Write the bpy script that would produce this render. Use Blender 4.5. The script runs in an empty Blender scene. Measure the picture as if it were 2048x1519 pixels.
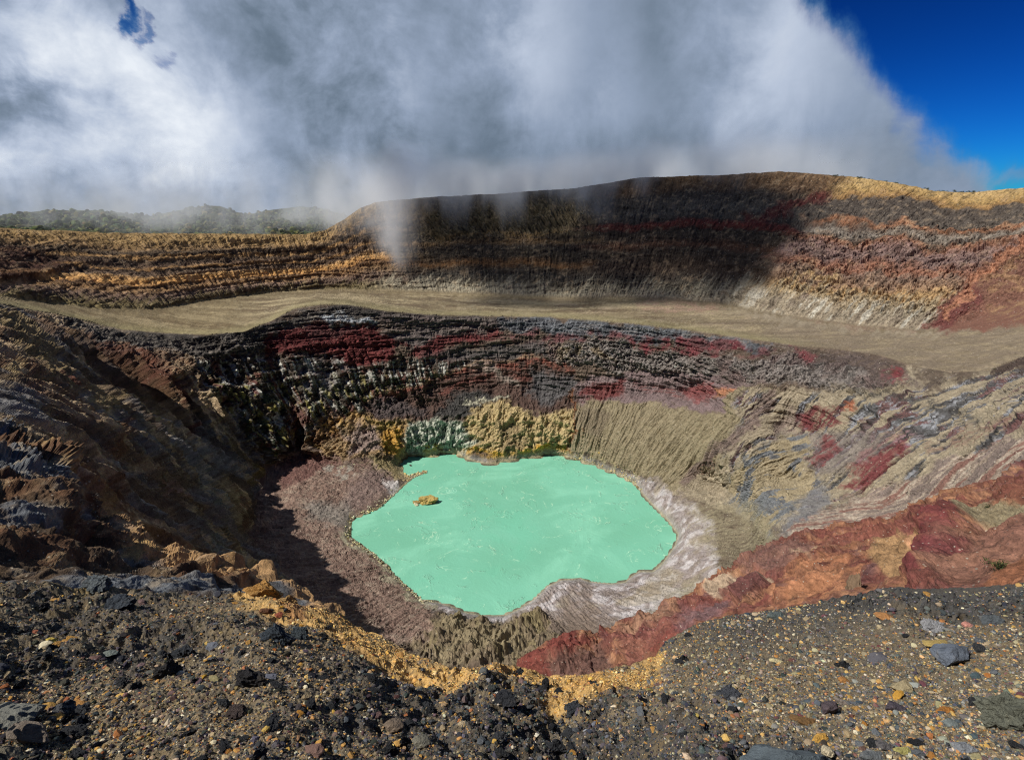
import bpy, math, random, os
import numpy as np
random.seed(5)
sc = bpy.context.scene
COL = sc.collection
NO_MIST = bool(os.environ.get('NO_MIST'))

# ------------------------------------------------------------------ camera
CAM_Z = 250.0
PITCH = math.radians(17.5)
FPX, CX, CY = 1137.0, 1024.0, 759.5          # reference frame is 2048 x 1519 units
cam = bpy.data.objects.new('camera', bpy.data.cameras.new('camera'))
COL.objects.link(cam)
cam.location = (0, 0, CAM_Z)
cam.rotation_euler = (math.pi/2 - PITCH, 0, 0)
cam.data.sensor_width = 36.0
cam.data.lens = 36.0*FPX/2048.0
cam.data.clip_start = 0.1
cam.data.clip_end = 20000
sc.camera = cam

# ------------------------------------------------------------------ light
SUN_EL, SUN_AZ = math.radians(49), math.radians(-108)   # azimuth from +Y (view direction), negative = left
SUN_DIR = np.array([math.sin(SUN_AZ)*math.cos(SUN_EL), math.cos(SUN_AZ)*math.cos(SUN_EL), math.sin(SUN_EL)])
sl = bpy.data.lights.new('sun', 'SUN'); sl.energy = 5.0; sl.angle = math.radians(0.5); sl.color = (1, .95, .87)
sun = bpy.data.objects.new('sun', sl); COL.objects.link(sun)
from mathutils import Vector
sun.rotation_euler = Vector(SUN_DIR.tolist()).to_track_quat('Z', 'Y').to_euler()
sc.view_settings.view_transform = 'Standard'
sc.view_settings.look = 'None'
sc.view_settings.exposure = 0.0
sc.view_settings.gamma = 1.0
cy = sc.cycles
cy.use_denoising = not os.environ.get('NO_DN')
cy.denoising_prefilter = 'NONE'
cy.max_bounces = 5; cy.diffuse_bounces = 2; cy.glossy_bounces = 2; cy.volume_bounces = 4; cy.transparent_max_bounces = 16
cy.use_adaptive_sampling = True
cy.pixel_filter_type = 'BLACKMAN_HARRIS'; cy.filter_width = 1.15

# ------------------------------------------------------------------ node helper
class NT:
    def __init__(s, tree): s.t = tree; s.n = tree.nodes; s.l = tree.links
    def new(s, ty, **kw):
        n = s.n.new(ty)
        for k, v in kw.items(): setattr(n, k, v)
        return n
    def put(s, sock, v):
        if v is None: return
        if isinstance(v, bpy.types.NodeSocket): s.l.new(v, sock)
        else:
            if sock.type == 'RGBA' and hasattr(v, '__len__') and len(v) == 3: v = (*v, 1)
            sock.default_value = v
    def m(s, op, a, b=None, c=None, clamp=False):
        n = s.new('ShaderNodeMath', operation=op, use_clamp=clamp)
        s.put(n.inputs[0], a); s.put(n.inputs[1], b); s.put(n.inputs[2], c)
        return n.outputs[0]
    def vm(s, op, a, b=None):
        n = s.new('ShaderNodeVectorMath', operation=op)
        s.put(n.inputs[0], a); s.put(n.inputs[1], b)
        return n.outputs[0]
    def sep(s, v):
        n = s.new('ShaderNodeSeparateXYZ'); s.put(n.inputs[0], v); return n.outputs
    def comb(s, x, y, z):
        n = s.new('ShaderNodeCombineXYZ')
        for i, v in enumerate((x, y, z)): s.put(n.inputs[i], v)
        return n.outputs[0]
    def noise(s, vec, scale, detail=4, rough=.55, dist=0.0, out=0, lac=2.0):
        n = s.new('ShaderNodeTexNoise'); s.put(n.inputs['Vector'], vec)
        n.inputs['Scale'].default_value = scale; n.inputs['Detail'].default_value = detail
        n.inputs['Roughness'].default_value = rough; n.inputs['Distortion'].default_value = dist
        n.inputs['Lacunarity'].default_value = lac
        return n.outputs[out]
    def sstep(s, v, a, b, lo=0.0, hi=1.0):
        n = s.new('ShaderNodeMapRange', interpolation_type='SMOOTHSTEP')
        s.put(n.inputs['Value'], v); s.put(n.inputs['From Min'], a); s.put(n.inputs['From Max'], b)
        s.put(n.inputs['To Min'], lo); s.put(n.inputs['To Max'], hi)
        return n.outputs[0]
    def mix(s, f, a, b):
        n = s.new('ShaderNodeMix', data_type='RGBA')
        s.put(n.inputs[0], f); s.put(n.inputs[6], a); s.put(n.inputs[7], b)
        return n.outputs[2]

def px2dir(px, py):
    """unit-forward direction of a reference frame point, world axes"""
    u = (np.asarray(px, float)-CX)/FPX; v = -(np.asarray(py, float)-CY)/FPX
    sp, cp = math.sin(PITCH), math.cos(PITCH)
    return u, cp + v*sp, -sp + v*cp
def azel(px, py):
    x, y, z = px2dir(px, py)
    return float(np.arctan2(x, y)), float(np.arctan2(z, np.hypot(x, y)))

def lin(c):
    c = np.asarray(c, float)/255.0
    return np.where(c <= .04045, c/12.92, ((c+.055)/1.055)**2.4)

# ------------------------------------------------------------------ sky: blue sky with a bank of cloud, by direction
def build_world():
    w = bpy.data.worlds.new('World'); sc.world = w; w.use_nodes = True
    t = NT(w.node_tree); t.n.clear()
    sky = t.new('ShaderNodeTexSky', sky_type='NISHITA', sun_disc=False)
    sky.sun_elevation = SUN_EL; sky.sun_rotation = SUN_AZ
    sky.altitude = 2300; sky.air_density = 1.0; sky.dust_density = .3; sky.ozone_density = 3.0
    gm = t.new('ShaderNodeGamma'); t.put(gm.inputs[0], t.vm('MULTIPLY', sky.outputs[0], (.1, .1, .1))); gm.inputs[1].default_value = 2.0
    deep = t.vm('MULTIPLY', gm.outputs[0], (.5, 4.7, 9.5))
    tc = t.new('ShaderNodeTexCoord').outputs['Generated']
    d = t.vm('NORMALIZE', tc); x, y, z = t.sep(d)
    az = t.m('ARCTAN2', x, y)
    el = t.m('ARCSINE', z)
    # soft turbulent offsets; the bank hangs in vertical veils
    vec = t.comb(az, t.m('MULTIPLY', el, t.sstep(az, -.35, -.05, .95, .5)), 0.0)
    n1 = t.noise(vec, 3.2, 6, .55); n2 = t.noise(t.vm('ADD', vec, (7.3, 2.1, 4.0)), 9.0, 7, .6, .6)
    vec2 = t.comb(az, t.m('MULTIPLY', el, 1.1), 3.0)
    n4 = t.noise(vec2, 20.0, 6, .6, .15)
    n3 = t.noise(vec2, 7.0, 8, .62, .25)
    waz = t.m('ADD', az, t.m('MULTIPLY', t.m('SUBTRACT', n3, .5), .16))
    wel = t.m('ADD', el, t.m('MULTIPLY', t.m('SUBTRACT', n2, .5), .18))
    def blob(px, py, rx, ry, amp):
        a, e = azel(px, py)
        dx = t.m('DIVIDE', t.m('SUBTRACT', waz, a), rx/FPX)
        dy = t.m('DIVIDE', t.m('SUBTRACT', wel, e), ry/FPX)
        q = t.m('ADD', t.m('MULTIPLY', dx, dx), t.m('MULTIPLY', dy, dy))
        return t.m('MULTIPLY', t.m('EXPONENT', t.m('MULTIPLY', q, -1.0)), amp)
    # brightness of the bank
    br = t.m('ADD', .42, t.m('MULTIPLY', t.m('SUBTRACT', n1, .5), .35))
    br = t.m('ADD', br, t.m('MULTIPLY', t.m('SUBTRACT', n3, .5), t.sstep(az, -.35, .1, .95, .34)))
    br = t.m('ADD', br, t.m('MULTIPLY', t.m('SUBTRACT', n4, .5), t.sstep(az, -.35, .1, .34, .10)))
    for b in [(330, 225, 140, 80, .24), (90, 50, 150, 60, .34), (150, 300, 260, 110, .12), (420, 310, 90, 70, .28), (120, 330, 120, 50, .22), (230, 180, 120, 50, .18),
              (60, 180, 110, 32, -.22), (30, 250, 80, 50, -.06), (1080, 70, 80, 130, .26), (1560, 90, 90, 130, .30), (1230, 200, 60, 120, .12), (1400, 250, 200, 120, .06),
              (820, 260, 40, 200, .10), (560, 160, 90, 150, -.08), (650, 330, 90, 100, -.12), (960, 330, 100, 90, -.08),
              (1350, 340, 300, 60, -.12), (1300, 60, 60, 140, -.06), (60, 400, 200, 50, -.10), (640, 60, 60, 60, .03)]:
        br = t.m('ADD', br, blob(*b))
    ramp = t.new('ShaderNodeValToRGB'); t.put(ramp.inputs[0], br)
    els = ramp.color_ramp.elements
    stops = [(0.0, (62, 76, 92)), (.3, (108, 124, 142)), (.5, (146, 161, 184)), (.7, (184, 196, 216)), (1.0, (234, 240, 248))]
    els[0].position = 0; els[0].color = (*lin(stops[0][1]), 1); els[1].position = 1; els[1].color = (*lin(stops[-1][1]), 1)
    for p, c in stops[1:-1]:
        e = els.new(p); e.color = (*lin(c), 1)
    ccol = t.new('ShaderNodeVectorMath', operation='SCALE'); t.put(ccol.inputs[0], ramp.outputs[0]); ccol.inputs['Scale'].default_value = 10.0
    # extent of the bank: left of a ragged edge falling from the top to the right horizon
    (a1, e1), (a2, e2) = azel(1655, 0), azel(2005, 375)
    # line az = a1 + (e1-el)*k + curve
    k = (a2-a1)/(e1-e2)
    f = t.m('DIVIDE', t.m('SUBTRACT', e1, el), e1-e2)             # 0 at the top, 1 at horizon
    edge = t.m('ADD', a1, t.m('MULTIPLY', t.m('POWER', t.m('MAXIMUM', f, 0.0), 1.0), a2-a1))
    edge = t.m('ADD', edge, t.m('MULTIPLY', t.m('SUBTRACT', n2, .5), .10))
    edge = t.m('ADD', edge, t.m('MULTIPLY', t.m('SUBTRACT', n3, .5), .10))
    mask = t.sstep(t.m('SUBTRACT', edge, az), -.012, .05)
    # break in the bank at upper left
    gap = t.m('MAXIMUM', blob(262, 0, 17, 52, .9), blob(345, 112, 18, 18, .62))
    gap = t.m('MAXIMUM', gap, blob(298, 56, 12, 34, .7))
    mask = t.m('MULTIPLY', mask, t.m('SUBTRACT', 1.0, t.sstep(gap, .3, .95, 0, .9)))
    # cloud bank only ahead of the viewer, thinning overhead; scattered cloud elsewhere
    back = t.sstep(az, -1.9, -1.2)
    top = t.sstep(el, 1.1, .75)
    mask = t.m('MULTIPLY', mask, t.m('MULTIPLY', back, top))
    thin = t.m('MULTIPLY', t.sstep(n3, .55, .75), .06)
    rear = t.m('MULTIPLY', t.m('SUBTRACT', 1.0, t.m('MULTIPLY', back, top)), t.m('MULTIPLY', t.sstep(n1, .4, .6), .55))
    thin = t.m('MAXIMUM', thin, rear)
    mask = t.m('MAXIMUM', mask, thin)
    low = blob(2030, 360, 50, 16, .5)
    mask = t.m('MAXIMUM', mask, low)
    tint = t.mix(t.sstep(mask, .0, .7), (.25, .78, 1.0), (1, 1, 1))
    mixed = t.mix(mask, deep, t.vm('MULTIPLY', ccol.outputs[0], tint))
    bg = t.new('ShaderNodeBackground'); t.put(bg.inputs[0], mixed); bg.inputs[1].default_value = .1
    out = t.new('ShaderNodeOutputWorld'); t.l.new(bg.outputs[0], out.inputs[0])
build_world()

# ------------------------------------------------------------------ noise
_rng = np.random.RandomState(11)
PERM = np.concatenate([_rng.permutation(256)]*3).astype(np.int32)
_ang = _rng.rand(256)*2*np.pi
G2 = np.stack([np.cos(_ang), np.sin(_ang)], 1).astype(np.float32)
_g = _rng.randn(256, 3); G3 = (_g/np.linalg.norm(_g, axis=1, keepdims=True)).astype(np.float32)
f32 = np.float32
def gn2(x, y, seed=0):
    x = np.asarray(x, f32)+f32(seed*17.13); y = np.asarray(y, f32)+f32(seed*9.71)
    xi = np.floor(x); yi = np.floor(y); fx = x-xi; fy = y-yi
    xi = xi.astype(np.int32) & 255; yi = yi.astype(np.int32) & 255
    u = fx*fx*fx*(fx*(fx*6-15)+10); v = fy*fy*fy*(fy*(fy*6-15)+10)
    def g(ix, iy, dx, dy):
        h = PERM[PERM[ix & 255]+(iy & 255)] & 255
        return G2[h, 0]*dx + G2[h, 1]*dy
    a = g(xi, yi, fx, fy); b = g(xi+1, yi, fx-1, fy); c = g(xi, yi+1, fx, fy-1); d = g(xi+1, yi+1, fx-1, fy-1)
    return ((a+(b-a)*u)*(1-v) + (c+(d-c)*u)*v)*f32(1.5)
def gn3(p, s, seed=0):
    x, y, z = (np.asarray(c, f32)*f32(s)+f32(seed*7.31+3.1*i) for i, c in enumerate(p))
    xi, yi, zi = np.floor(x), np.floor(y), np.floor(z); fx, fy, fz = x-xi, y-yi, z-zi
    xi, yi, zi = (q.astype(np.int32) & 255 for q in (xi, yi, zi))
    fade = lambda t: t*t*t*(t*(t*6-15)+10)
    u, v, w = fade(fx), fade(fy), fade(fz)
    def g(i, j, k):
        h = PERM[PERM[PERM[(xi+i) & 255]+((yi+j) & 255)]+((zi+k) & 255)] & 255
        gg = G3[h]
        return gg[..., 0]*(fx-i)+gg[..., 1]*(fy-j)+gg[..., 2]*(fz-k)
    L = lambda a, b, t: a+(b-a)*t
    return L(L(L(g(0,0,0), g(1,0,0), u), L(g(0,1,0), g(1,1,0), u), v), L(L(g(0,0,1), g(1,0,1), u), L(g(0,1,1), g(1,1,1), u), v), w)*f32(1.6)
def fbm2(x, y, o=4, seed=0, gain=.5):
    r = 0; a = 1.0; n = 0
    for i in range(o):
        r = r + a*gn2(x*(2.03**i), y*(2.03**i), seed+i); n += a; a *= gain
    return r/n*1.35
def rid2(x, y, o=4, seed=0, gain=.5):
    r = 0; a = 1.0; n = 0
    for i in range(o):
        r = r + a*(1-2*np.abs(gn2(x*(2.03**i), y*(2.03**i), seed+i))); n += a; a *= gain
    return r/n
def fbm3(p, s, o=4, seed=0, gain=.5):
    r = 0; a = 1.0; n = 0
    for i in range(o):
        r = r + a*gn3(p, s*(2.03**i), seed+i); n += a; a *= gain
    return r/n*1.35
def rid3(p, s, o=4, seed=0, gain=.5):
    r = 0; a = 1.0; n = 0
    for i in range(o):
        r = r + a*(1-2*np.abs(gn3(p, s*(2.03**i), seed+i))); n += a; a *= gain
    return r/n
def worley2(x, y, seed=0):
    x = np.asarray(x, f32); y = np.asarray(y, f32)
    xi = np.floor(x).astype(np.int32); yi = np.floor(y).astype(np.int32)
    f1 = np.full(x.shape, 9, f32); f2 = f1.copy(); cid = np.zeros(x.shape, np.int32)
    for i in (-1, 0, 1):
        for j in (-1, 0, 1):
            h = PERM[PERM[(xi+i+seed*7) & 255]+((yi+j) & 255)]
            px = xi+i+h/255.0; py = yi+j+PERM[h+37]/255.0
            d = ((px-x)**2+(py-y)**2).astype(f32)
            m = d < f1
            f2 = np.where(m, f1, np.minimum(f2, d)); cid = np.where(m, h, cid); f1 = np.where(m, d, f1)
    return np.sqrt(f1), np.sqrt(f2), cid/255.0
def ss(x, a, b):
    t = np.clip((x-a)/(b-a), 0, 1); return t*t*(3-2*t)
def curve(pts, x):
    p = np.asarray(pts, float); return np.interp(x, p[:, 0], p[:, 1])

# ------------------------------------------------------------------ signed distance to a polygon / distance to a polyline
def sdf(X, Y, pts, closed=True):
    p = np.asarray(pts, f32); n = len(p)
    d = np.full(X.shape, 1e9, f32); s = np.ones(X.shape, f32)
    for i in range(n if closed else n-1):
        a = p[i]; b = p[(i+1) % n]; e = b-a
        wx = X-a[0]; wy = Y-a[1]
        t = np.clip((wx*e[0]+wy*e[1])/max(float(e@e), 1e-6), 0, 1)
        d = np.minimum(d, (wx-e[0]*t)**2+(wy-e[1]*t)**2)
        if closed:
            c1 = Y >= a[1]; c2 = Y < b[1]; c3 = e[0]*wy > e[1]*wx
            s = np.where((c1 & c2 & c3) | (~c1 & ~c2 & ~c3), -s, s)
    return np.sqrt(d)*s
def zone(X, Y, pts, feather=6.0, closed=True, width=0.0):
    """soft mask (0..1) of a polygon, or of a band round a polyline"""
    p = np.asarray(pts, f32); m = feather*2+width+2
    sel = (X > p[:, 0].min()-m) & (X < p[:, 0].max()+m) & (Y > p[:, 1].min()-m) & (Y < p[:, 1].max()+m)
    out = np.zeros(X.shape, f32)
    if sel.any():
        d = sdf(X[sel], Y[sel], pts, closed)
        out[sel] = ss(-(d-width), -feather, feather)
    return out

# ------------------------------------------------------------------ mesh from a grid
def grid_mesh(name, P, colr, mat, keep=None, smooth=False, extra=None):
    R, Cn = P.shape[:2]
    idx = np.arange(R*Cn, dtype=np.int32).reshape(R, Cn)
    q = np.stack([idx[:-1, :-1], idx[:-1, 1:], idx[1:, 1:], idx[1:, :-1]], -1)
    if keep is not None:
        q = q[keep[:-1, :-1] & keep[1:, 1:] & keep[:-1, 1:] & keep[1:, :-1]]
    q = q.reshape(-1, 4)[:, ::-1]
    used = np.zeros(R*Cn, bool); used[q.ravel()] = True
    remap = np.cumsum(used)-1
    V = P.reshape(-1, 3)[used]; q = remap[q].astype(np.int32)
    me = bpy.data.meshes.new(name)
    me.vertices.add(len(V)); me.vertices.foreach_set('co', V.astype(f32).ravel())
    me.loops.add(q.size); me.loops.foreach_set('vertex_index', q.ravel())
    me.polygons.add(len(q)); me.polygons.foreach_set('loop_start', np.arange(0, q.size, 4, dtype=np.int32))
    me.update(calc_edges=True)
    me.polygons.foreach_set('use_smooth', np.full(len(q), smooth))
    ca = me.color_attributes.new('rock_colour', 'FLOAT_COLOR', 'POINT')
    c4 = np.ones((len(V), 4), f32); c4[:, :3] = colr.reshape(-1, 3)[used]
    ca.data.foreach_set('color', c4.ravel())
    if extra is not None:
        for k, v in extra.items():
            at = me.attributes.new(k, 'FLOAT', 'POINT'); at.data.foreach_set('value', v.reshape(-1)[used].astype(f32))
    me.materials.append(mat)
    ob = bpy.data.objects.new(name, me); COL.objects.link(ob)
    return ob

def rock_material(name, scale, bump=.5, speck=.35, rough=.95):
    """rock and ash: mineral colour of the bed times fine procedural grain, with bump"""
    m = bpy.data.materials.new(name); m.use_nodes = True
    t = NT(m.node_tree); t.n.clear()
    at = t.new('ShaderNodeAttribute', attribute_name='rock_colour').outputs['Color']
    pos = t.new('ShaderNodeTexCoord').outputs['Object']
    a = t.noise(pos, scale, 5, .65); b = t.noise(pos, scale*4.3, 3, .6)
    f = t.m('ADD', t.m('MULTIPLY', t.m('SUBTRACT', a, .5), speck*2.2), t.m('MULTIPLY', t.m('SUBTRACT', b, .5), speck*2.0))
    f = t.m('MAXIMUM', t.m('ADD', f, 1.0), .25)
    sc_ = t.new('ShaderNodeVectorMath', operation='SCALE'); t.put(sc_.inputs[0], at); t.put(sc_.inputs['Scale'], f)
    # scattered pale and dark stones
    vo = t.new('ShaderNodeTexVoronoi'); t.put(vo.inputs['Vector'], pos); vo.inputs['Scale'].default_value = scale*1.6
    cellr, cellg, _ = t.sep(vo.outputs['Color'])
    near = t.sstep(vo.outputs['Distance'], .34, .22)
    pale = t.m('MULTIPLY', near, t.m('GREATER_THAN', cellr, .93)); dark = t.m('MULTIPLY', near, t.m('GREATER_THAN', cellg, .84))
    c = t.mix(t.m('MULTIPLY', pale, .55), sc_.outputs[0], (.55, .5, .4))
    c = t.mix(t.m('MULTIPLY', dark, .5), c, (.05, .048, .045))
    bs = t.new('ShaderNodeBsdfPrincipled'); t.put(bs.inputs['Base Color'], c)
    bs.inputs['Roughness'].default_value = rough; bs.inputs['Specular IOR Level'].default_value = .15
    bp = t.new('ShaderNodeBump'); bp.inputs['Strength'].default_value = bump; bp.inputs['Distance'].default_value = .6/scale
    t.put(bp.inputs['Height'], t.m('ADD', a, t.m('MULTIPLY', b, .5))); t.l.new(bp.outputs[0], bs.inputs['Normal'])
    o = t.new('ShaderNodeOutputMaterial'); t.l.new(bs.outputs[0], o.inputs[0])
    return m

# ------------------------------------------------------------------ survey of the crater: outlines (u, v) with elevation z or plan range r
LAKE = [(797,927),(805,920),(819,915),(846,913),(880,911),(913,911),(928,918),(952,926),(976,931),(1003,926),(1041,920),(1072,918),
 (1092,911),(1119,913),(1147,920),(1181,929),(1215,944),(1242,954),(1266,968),(1278,983),(1283,991),(1305,1014),(1322,1030),(1338,1049),
 (1352,1069),(1347,1088),(1334,1106),(1322,1123),(1305,1138),(1277,1138),(1262,1147),(1249,1159),(1222,1163),(1181,1159),(1160,1151),
 (1143,1154),(1123,1154),(1092,1168),(1065,1195),(1031,1216),(1007,1226),(962,1226),(928,1219),(901,1207),(873,1199),(846,1197),
 (826,1178),(808,1163),(791,1147),(778,1128),(747,1103),(723,1086),(702,1072),(704,1052),(709,1040),(737,1028),(761,1017),(786,995),
 (805,976),(832,956),(856,947),(861,941),(846,939),(826,947),(812,947),(805,942),(812,935)]
RIM_IN = [(-360,560,210),(-120,590,195),(60,622,168),(150,640,150),(240,661,138),(330,668,132),(420,672,130),(490,665,130),(540,645,134),(590,620,142),
 (640,611,146),(700,612,144),(780,625,137),(860,632,131),(960,634,127),(1100,636,125),(1250,648,126),(1400,665,127),(1500,680,128),
 (1580,692,129),(1680,700,131),(1760,712,133),(1830,735,135),(1900,748,138),(1975,745,142),(2048,715,150),(2200,660,165),(2440,600,190)]
FOOT = [(-360,520,215),(0,598,172),(120,612,156),(200,622,148),(310,622,141),(400,606,138),(520,590,135),(640,581,132),(760,582,130),(860,585,129),(1000,590,128),
 (1150,598,128),(1300,598,128),(1450,608,129),(1530,625,130),(1650,642,132),(1750,655,134),(1850,662,137),(1950,640,147),(2048,600,165),(2200,540,195),(2440,480,230)]
RIM_OUT = [(-360,440,790),(0,458,800),(80,463,815),(250,468,840),(500,470,870),(610,470,878),(650,462,886),(690,440,900),(720,418,915),(750,407,925),(780,403,930),(860,396,940),(1000,389,950),(1150,378,950),
 (1280,357,940),(1450,352,925),(1560,345,915),(1700,355,905),(1800,370,895),(1870,385,890),(1940,388,880),(2048,378,870),(2200,355,850),(2440,330,820)]
FG_SIL = [(-500,1150),(-200,1165),(0,1175),(60,1178),(130,1185),(280,1190),(400,1192),(450,1196),(500,1190),(540,1188),(600,1205),(640,1218),(700,1248),(760,1278),
 (830,1312),(900,1335),(960,1346),(1050,1341),(1100,1346),(1180,1341),(1260,1334),(1310,1322),(1335,1292),(1390,1266),(1450,1246),(1540,1226),
 (1640,1206),(1700,1200),(1780,1178),(1850,1180),(1950,1180),(2048,1166),(2250,1150),(2600,1140)]
def yline(L, x): return np.interp(x, [p[0] for p in L], [p[1] for p in L])

STEP = 8.0; NV = 112; YBOT = 1480.0
gx = np.arange(-360, 2440+1, STEP); vv = np.linspace(0, 1, NV)
yRg = yline(RIM_IN, gx)
GX = np.broadcast_to(gx, (NV, len(gx))).copy(); GY = yRg+vv[:, None]*(YBOT-yRg)
W = np.zeros(GX.shape); FIX = np.zeros(W.shape, bool)
def wz(px, py, z):
    x, y, dz = px2dir(px, py); return dz/(z-CAM_Z)          # inverse depth of a point at elevation z
def wr(px, py, r):
    x, y, dz = px2dir(px, py); return np.hypot(x, y)/r
def put_line(L, mode):
    L = np.asarray(L, float)
    for a, b in zip(L[:-1], L[1:]):
        n = max(2, int(np.hypot(*(b-a)[:2])/3)); t = np.linspace(0, 1, n)
        p = a+(b-a)*t[:, None]; px, py = p[:, 0], p[:, 1]; yr = yline(RIM_IN, px)
        i = np.round((py-yr)/(YBOT-yr)*(NV-1)).astype(int); j = np.round((px-gx[0])/STEP).astype(int)
        ok = (i >= 1) & (i < NV) & (j >= 0) & (j < len(gx))
        w = (wz if mode == 'z' else wr)(px, py, p[:, 2]); W[i[ok], j[ok]] = w[ok]; FIX[i[ok], j[ok]] = True
def line_w(L, x, mode):
    y = yline(L, x); v = np.interp(x, [p[0] for p in L], [p[2] for p in L]); return (wz if mode == 'z' else wr)(x, y, v)
W[0] = line_w(RIM_IN, gx, 'z'); FIX[0] = True
Lm = sdf(GX, GY, LAKE) < 4
W[Lm] = wz(GX[Lm], GY[Lm], 0.0); FIX |= Lm
# left wall: ribs and foot
put_line([(600,908,9),(560,925,8),(525,960,9),(500,1000,10),(490,1060,14),(520,1120,16),(580,1180,18),(640,1230,20),(760,1290,22),(860,1320,26)], 'z')
put_line([(640,925,7),(700,960,5),(650,1010,6),(600,1060,9),(640,1130,10),(700,1190,10),(780,1240,9),(850,1270,14)], 'z')
put_line([(0,612,171),(120,700,150),(250,800,108),(380,880,60),(490,950,19)], 'z')
put_line([(-360,760,340),(0,790,320),(150,870,312),(300,960,342),(420,1050,358),(478,1108,375)], 'r')
put_line([(-360,1180,110),(0,1190,130),(300,1210,170),(520,1240,215)], 'r')
# inner wall, far side: break of slope above the shore bluffs
put_line([(420,780,88),(520,770,82),(640,780,70),(720,800,58),(830,792,56),(950,770,62),(1080,790,52),(1150,800,50),(1240,780,62),(1400,790,66)], 'z')
put_line([(640,872,33),(730,838,43),(850,845,35),(940,838,37),(1050,835,39),(1140,850,34)], 'z')
# right wall
put_line([(1560,850,72),(1660,880,82),(1760,840,112),(1900,850,128),(2048,800,166),(2300,740,190)], 'z')
put_line([(1400,960,13),(1480,1000,25),(1500,1080,28),(1500,1150,30)], 'z')
put_line([(1560,960,48),(1700,1000,74),(1850,1000,108),(2048,955,158),(2300,900,185)], 'z')
put_line([(1000,1280,14),(1150,1260,12),(1300,1220,13),(1420,1180,20)], 'z')
put_line([(820,1400,50),(1000,1400,60),(1200,1400,66),(1500,1400,110),(2440,1400,190)], 'z')
put_line([(-360,1470,90),(2440,1470,90)], 'r')
# relax the inverse depth between the surveyed lines (a plane stays a plane)
V0 = W.copy()
for j in range(W.shape[1]):
    k = np.where(FIX[:, j])[0]; V0[:, j] = np.interp(np.arange(NV), k, W[k, j])
WR = V0
for _ in range(280):
    Pd = np.pad(WR, 1, mode='edge')
    WR = np.where(FIX, W, (Pd[:-2, 1:-1]+Pd[2:, 1:-1]+Pd[1:-1, :-2]+Pd[1:-1, 2:])*.25)
KEEP = Lm.copy(); KEEP[0] = True
for _ in range(9):
    Pd = np.pad(WR, 1, mode='edge'); WR = np.where(KEEP, WR, (Pd[:-2, 1:-1]+Pd[2:, 1:-1]+Pd[1:-1, :-2]+Pd[1:-1, 2:]+4*WR)/8)
def wsamp(px, py):
    px = np.asarray(px, float); py = np.asarray(py, float)
    yo, yf, yr = yline(RIM_OUT, px), yline(FOOT, px), yline(RIM_IN, px)
    fx = np.clip((px-gx[0])/STEP, 0, len(gx)-1.001); fy = np.clip((py-yr)/(YBOT-yr)*(NV-1), 0, NV-1.001)
    i = fy.astype(int); j = fx.astype(int); u = fx-j; v = fy-i
    low = (WR[i, j]*(1-u)+WR[i, j+1]*u)*(1-v)+(WR[i+1, j]*(1-u)+WR[i+1, j+1]*u)*v
    wo, wf, wi = line_w(RIM_OUT, px, 'r'), line_w(FOOT, px, 'z'), line_w(RIM_IN, px, 'z')
    a = np.clip((py-yo)/(yf-yo), 0, 1); b = np.clip((py-yf)/np.maximum(yr-yf, 1), 0, 1)
    return np.where(py < yf, wo+(wf-wo)*a, np.where(py < yr, wf+(wi-wf)*b, low))

def unproject(px, py, w):
    x, y, z = px2dir(px, py)
    return np.stack([x/w, y/w, CAM_Z+z/w], -1)
def normals(P):
    du = np.gradient(P, axis=1); dv = np.gradient(P, axis=0)
    n = np.cross(du, dv); n /= np.linalg.norm(n, axis=-1, keepdims=True)+1e-9
    return n*np.where(n[..., 2:3] < 0, -1, 1)
def boxblur(A, k):
    for ax in (0, 1):
        A = np.moveaxis(A, ax, 0)
        P = np.concatenate([np.repeat(A[:1], k, 0), A, np.repeat(A[-1:], k, 0)], 0)
        c = np.cumsum(P, 0, dtype=np.float64); c = np.concatenate([np.zeros_like(c[:1]), c], 0)
        A = ((c[2*k+1:]-c[:-2*k-1])/(2*k+1)).astype(f32)
        A = np.moveaxis(A, 0, ax)
    return A

def tone(c, sat=.8, k=.84):
    c = np.asarray(c, float); m = c.mean(-1, keepdims=True); sat = sat-.22*np.clip((c[..., :1]-c[..., 1:2]-40)/60, 0, 1)
    return (lin(m+(c-m)*sat)*k).astype(f32)
class Paint:
    """layers of mineral colour on a bed"""
    def __init__(s, X, Y, base):
        s.X, s.Y = X, Y; s.C = np.empty(X.shape+(3,), f32); s.C[:] = tone(base)
    def lay(s, m, c, var=None):
        m = np.clip(m, 0, 1)[..., None]
        s.C += (tone(c)-s.C)*m
    def poly(s, pts, c, feather=6, a=1.0, mod=None, closed=True, width=0.0):
        m = zone(s.X, s.Y, pts, feather, closed, width)*a
        if mod is not None: m = m*mod
        s.lay(m, c); return m
    def band(s, pts, w, c, feather=4, a=1.0, mod=None): return s.poly(pts, c, feather, a, mod, False, w)
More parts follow.
